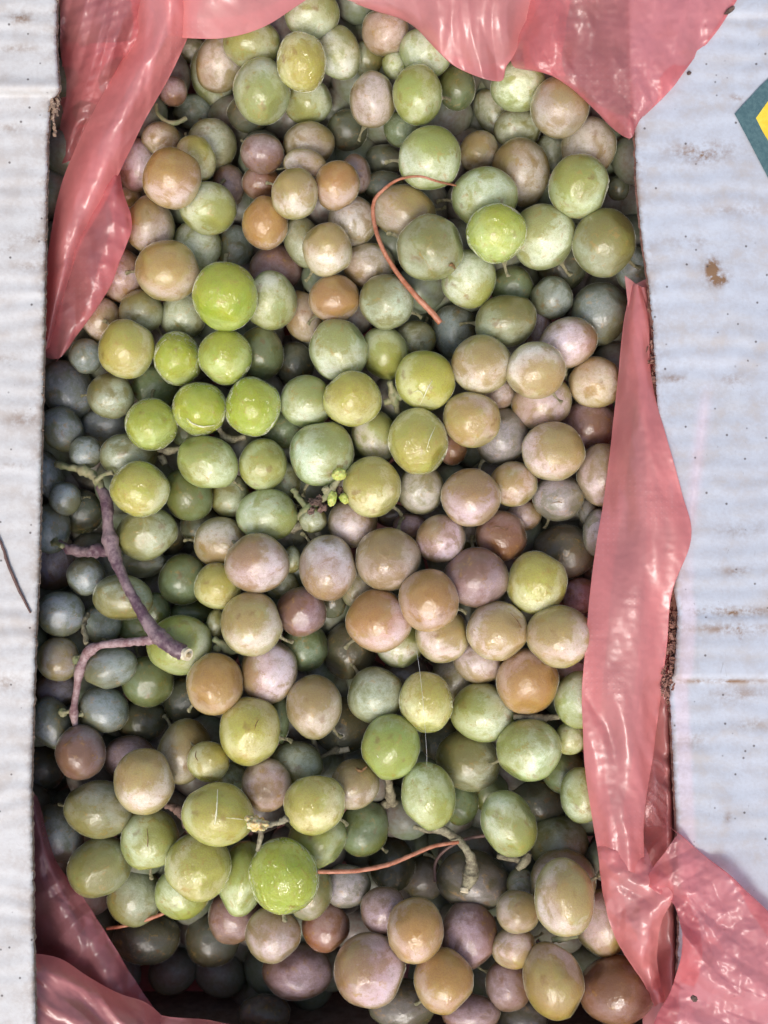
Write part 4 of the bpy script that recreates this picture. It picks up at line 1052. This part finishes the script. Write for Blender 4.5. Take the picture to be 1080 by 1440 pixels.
# upper left: lower triangle behind the ribbon
sheet('lower_fold', [
 [(130, 215, -2), (148, 222, 1), (160, 232, 0), (167, 240, -2)],
 [(105, 275, -4), (138, 275, 0), (160, 270, 2), (172, 272, -1)],
 [(88, 335, -6), (128, 320, 0), (158, 312, 2), (183, 316, -1)],
 [(75, 400, -8), (110, 385, -3), (140, 375, 0), (164, 374, -2)],
 [(66, 450, -10), (92, 440, -6), (122, 425, -3), (148, 412, -4)],
 [(60, 500, -12), (72, 505, -10), (84, 503, -8), (96, 490, -8)]], M_BAG2, 1.4, 56, 105, 2.5, 5, 'R', 2.0, .5, .5)
# upper left: long ribbon fold
sheet('ribbon_fold', [
 [(165, -60, 6), (200, -60, 13), (240, -60, 15), (300, -60, 8)],
 [(185, -5, 5), (212, -5, 12), (245, -5, 14), (283, -5, 7)],
 [(188, 50, 4), (208, 50, 10), (232, 50, 12), (262, 52, 5)],
 [(162, 105, 2), (185, 108, 8), (208, 110, 10), (236, 108, 3)],
 [(132, 160, 0), (155, 163, 6), (178, 168, 8), (203, 166, 1)],
 [(106, 215, -2), (128, 220, 4), (150, 225, 6), (174, 224, 0)],
 [(84, 275, -3), (104, 280, 3), (124, 286, 4), (146, 284, -1)],
 [(70, 350, -5), (84, 350, 0), (98, 352, 1), (112, 346, -3)],
 [(64, 420, -8), (72, 420, -4), (80, 420, -3), (88, 416, -6)],
 [(58, 490, -12), (61, 492, -9), (64, 492, -8), (67, 490, -10)]], M_BAG, 1.1, 46, 114, 5.0, 11, 'LR', 2.0, .6, .4)
# top: smooth lobe
sheet('hanging_lobe', [
 [(215, -90, 14), (280, -90, 17), (340, -90, 18), (400, -90, 17), (470, -90, 13)],
 [(225, -45, 12), (280, -45, 17), (335, -45, 18), (395, -45, 16), (455, -45, 11)],
 [(232, 5, 8), (280, 5, 14), (330, 2, 15), (382, -8, 13), (440, -18, 9)],
 [(236, 46, 4), (268, 50, 8), (320, 49, 9), (372, 34, 9), (432, -2, 8)]], M_BAG, .45, 90, 20, 2, 21, 'B', 3.2, .25)
# top: middle lobe ending in a tip
sheet('hanging_lobe', [
 [(440, -80, 14), (520, -80, 15), (600, -80, 17), (690, -80, 18), (800, -80, 15)],
 [(455, -35, 11), (530, -35, 14), (610, -35, 17), (690, -30, 18), (780, -30, 13)],
 [(478, -6, 9), (545, -4, 12), (625, 10, 16), (690, 20, 16), (752, 20, 10)],
 [(500, 4, 8), (560, 12, 11), (628, 42, 14), (690, 60, 13), (735, 52, 8)],
 [(512, 10, 7), (572, 28, 9), (628, 78, 10), (690, 96, 9), (722, 78, 7)],
 [(520, 13, 6.5), (578, 34, 8), (636, 90, 9), (700, 113, 8), (713, 92, 6.5)]], M_BAG, .9, 70, 55, 2.4, 27, 'B', 3.0, .3)
# top right: lobe with sharp creases ending in a tip, laid over the flap
sheet('creased_lobe', [
 [(735, -80, 12), (800, -80, 16), (870, -80, 17), (950, -80, 17), (1050, -80, 14.5)],
 [(730, -20, 11), (792, -20, 15), (866, -20, 16), (950, -20, 17), (1038, -20, 14)],
 [(724, 30, 9), (785, 32, 14), (862, 36, 15), (935, 36, 17), (1008, 36, 14)],
 [(718, 70, 7), (772, 80, 12), (850, 88, 14), (918, 88, 16.5), (970, 86, 14)],
 [(722, 93, 6), (770, 103, 10), (842, 128, 12), (905, 128, 16), (938, 128, 14)],
 [(740, 98, 5.5), (790, 112, 8), (846, 158, 10), (893, 160, 15), (910, 158, 13.5)],
 [(756, 101, 5), (806, 118, 7), (852, 170, 9), (885, 192, 12), (897, 172, 13)]], M_BAG2, 2.4, 80, 112, 3.0, 33, 'BR', 2.0, .5, .5)
sheet('inner_crease', [
 [(745, -60, 4), (780, -60, 8), (800, -60, 10), (812, -60, 8)],
 [(742, 10, 4), (765, 10, 8), (785, 20, 10), (800, 20, 8)],
 [(735, 60, 4), (752, 68, 7), (772, 76, 9), (790, 78, 7)],
 [(738, 96, 3), (758, 100, 5), (778, 106, 6), (795, 108, 5)]], M_BAG, 1.2, 34, 85, 2, 37, '', 2.6, .6)
# right: long strip
sheet('long_strip', [
 [(889, 402, 3), (893, 400, 6), (897, 400, 7), (900, 402, 6)],
 [(880, 450, 3), (890, 448, 7), (902, 450, 8), (910, 452, 7)],
 [(871, 530, 3), (884, 525, 8), (900, 528, 10), (914, 530, 9)],
 [(862, 620, 4), (880, 615, 9), (905, 612, 14), (932, 606, 14)],
 [(852, 700, 4), (878, 700, 10), (915, 690, 15), (955, 690, 14.5)],
 [(842, 760, 7), (875, 765, 10), (918, 762, 15), (968, 755, 14.5)],
 [(833, 830, 8.5), (865, 832, 12), (900, 835, 14), (942, 832, 13)],
 [(827, 905, 9.5), (858, 905, 12), (895, 908, 13), (934, 908, 10)],
 [(821, 985, 8), (852, 985, 11), (886, 988, 11), (925, 990, 7)],
 [(824, 1070, 6), (850, 1070, 8), (880, 1070, 10), (914, 1072, 6)],
 [(834, 1145, 4), (856, 1145, 8), (878, 1145, 10), (903, 1148, 7)],
 [(845, 1215, 4), (866, 1220, 8), (888, 1226, 9), (905, 1234, 6)]], M_BAG, 1.1, 60, 96, 4, 41, 'LR', 2.2, .6, .5)
# right: upper inner edge beside the strip and lining that hangs along the flap
sheet('lining', [
 [(893, 404, 5), (900, 404, 4.5), (908, 404, 2), (908, 404, -20), (905, 404, -45)],
 [(900, 450, 5), (912, 450, 4.5), (916, 450, 1), (915, 450, -20), (912, 450, -45)],
 [(905, 560, 5), (922, 560, 4.5), (928, 560, 1), (925, 560, -20), (920, 560, -45)],
 [(910, 700, 5), (932, 700, 4.5), (940, 700, 1), (935, 700, -20), (930, 700, -45)],
 [(905, 850, 3), (935, 850, 4), (948, 850, 0), (942, 850, -20), (936, 850, -45)],
 [(890, 1000, -8), (918, 1000, -5), (940, 1000, -3), (938, 1000, -20), (932, 1000, -45)],
 [(890, 1150, -8), (918, 1150, -5), (943, 1150, -3), (940, 1150, -20), (934, 1150, -45)],
 [(900, 1300, -10), (925, 1300, -6), (948, 1300, -3), (944, 1300, -20), (938, 1300, -45)],
 [(905, 1500, -10), (930, 1500, -6), (950, 1500, -3), (948, 1500, -20), (940, 1500, -45)]], M_BAG, 1.3, 40, 95, 2.5, 47, '', 4, .5)
sheet('clear_crumple', [
 [(910, 1070, -1), (920, 1068, 3), (930, 1072, 2), (938, 1085, -2)],
 [(906, 1100, 0), (918, 1098, 4), (928, 1100, 3), (940, 1110, -2)],
 [(903, 1130, 0), (914, 1130, 4), (926, 1132, 2), (942, 1140, -3)],
 [(900, 1160, -2), (914, 1162, 1), (926, 1162, 0), (942, 1165, -4)]], M_BAG3, 2.0, 16, 60, 1.5, 52, '', 1.6, .8, .3)
# lower right: strip's tail under the crumple
sheet('lower_fold', [
 [(838, 1160, -3), (858, 1160, 1), (880, 1160, 1), (898, 1165, 0)],
 [(842, 1205, 4), (866, 1215, 9), (892, 1228, 11), (925, 1232, 11)],
 [(851, 1265, 3), (874, 1262, 8), (904, 1262, 10), (945, 1258, 12)],
 [(862, 1305, 2), (880, 1300, 7), (904, 1300, 9), (930, 1296, 8)],
 [(880, 1342, 0), (892, 1338, 5), (908, 1336, 6), (925, 1334, 5)],
 [(905, 1380, -2), (912, 1378, 2), (920, 1376, 3), (928, 1374, 2)],
 [(922, 1415, -4), (926, 1412, 0), (932, 1410, 1), (938, 1408, 0)]], M_BAG, 2.0, 55, 60, 1.6, 55, 'L', 1.8, .6, .5)
# lower right: big crumple over the flap
sheet('crumpled_layer', [
 [(905, 1238, 9), (925, 1212, 11), (948, 1180, 14.5), (956, 1173, 14), (960, 1176, 13.5)],
 [(925, 1252, 12), (950, 1228, 16), (972, 1210, 16.5), (990, 1203, 15), (1000, 1210, 14)],
 [(948, 1268, 14), (978, 1258, 18), (1005, 1248, 17), (1032, 1240, 16), (1045, 1250, 14)],
 [(958, 1300, 15), (990, 1300, 17), (1022, 1296, 18), (1055, 1288, 17), (1085, 1290, 14)],
 [(960, 1345, 15), (995, 1345, 17), (1030, 1345, 19), (1070, 1340, 18), (1120, 1335, 15)],
 [(950, 1390, 14), (992, 1390, 17), (1032, 1392, 19), (1078, 1392, 18), (1150, 1390, 15)],
 [(925, 1432, 12), (975, 1440, 16), (1028, 1442, 18), (1082, 1445, 18), (1170, 1450, 15)],
 [(895, 1500, 9), (960, 1510, 15), (1028, 1510, 17), (1090, 1515, 17), (1190, 1520, 15)]], M_BAG2, 3.2, 75, 68, 1.8, 61, 'RL', 2.0, .6, .5)
# lower left
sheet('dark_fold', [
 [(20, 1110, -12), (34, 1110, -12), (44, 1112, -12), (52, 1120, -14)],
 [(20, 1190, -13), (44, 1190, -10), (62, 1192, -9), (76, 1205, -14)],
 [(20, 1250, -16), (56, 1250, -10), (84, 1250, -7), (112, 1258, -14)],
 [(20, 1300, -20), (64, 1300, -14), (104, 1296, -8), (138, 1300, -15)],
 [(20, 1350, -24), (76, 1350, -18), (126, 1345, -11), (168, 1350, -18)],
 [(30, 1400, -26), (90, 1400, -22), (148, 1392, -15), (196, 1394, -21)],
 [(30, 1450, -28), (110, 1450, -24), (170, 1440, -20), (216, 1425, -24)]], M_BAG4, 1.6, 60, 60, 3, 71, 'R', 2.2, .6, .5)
sheet('red_fold', [
 [(-20, 1335, -2), (40, 1342, -5), (84, 1350, -8), (122, 1374, -10), (165, 1398, -12), (205, 1412, -14), (235, 1438, -17)],
 [(-20, 1365, 2), (36, 1366, 0), (80, 1372, -2), (118, 1392, -5), (160, 1414, -7), (198, 1428, -9), (225, 1450, -13)],
 [(-20, 1400, 4), (36, 1400, 2), (78, 1402, 0), (114, 1416, -2), (152, 1434, -4), (188, 1450, -6), (215, 1470, -9)],
 [(-20, 1450, 5), (36, 1450, 4), (78, 1450, 3), (114, 1455, 2), (150, 1470, 0), (186, 1485, -3), (215, 1500, -6)],
 [(-20, 1530, 6), (36, 1530, 5), (78, 1530, 5), (114, 1530, 4), (150, 1535, 3), (186, 1540, 1), (215, 1550, -2)]], M_BAG, 1.0, 55, 25, 3, 77, 'T', 2.6, .4)
sheet('red_fold', [
 [(205, 1424, -20), (240, 1432, -16), (290, 1436, -15), (350, 1446, -16), (430, 1452, -18)],
 [(200, 1450, -16), (240, 1452, -12), (290, 1455, -10), (350, 1460, -11), (430, 1464, -13)],
 [(200, 1500, -8), (240, 1500, -5), (290, 1500, -3), (350, 1500, -4), (430, 1500, -6)],
 [(200, 1560, 2), (240, 1560, 4), (290, 1560, 4), (350, 1560, 4), (430, 1560, 3)]], M_BAG, 1.2, 50, 10, 2, 83, 'T', 3.2, .4)
# lining under and around the heap
sheet('lining', [
 [(-60, -160, -70), (300, -170, -74), (700, -170, -74), (1000, -160, -70)],
 [(-70, 300, -80), (300, 300, -84), (700, 300, -84), (1010, 300, -80)],
 [(-70, 900, -80), (300, 900, -84), (700, 900, -84), (1010, 900, -80)],
 [(-60, 1560, -76), (300, 1590, -78), (700, 1590, -78), (1000, 1560, -70)]], M_BAG, 1.5, 120, 30, 1.5, 91, '', 14, .5)
k_ = blob('seed', 976, 1404, 23, 5, 4, 30, M_BROWN, None, .3, 12, 2); tag(k_, 'black speck resting on the crumpled pink bag at the lower right', 'seed')
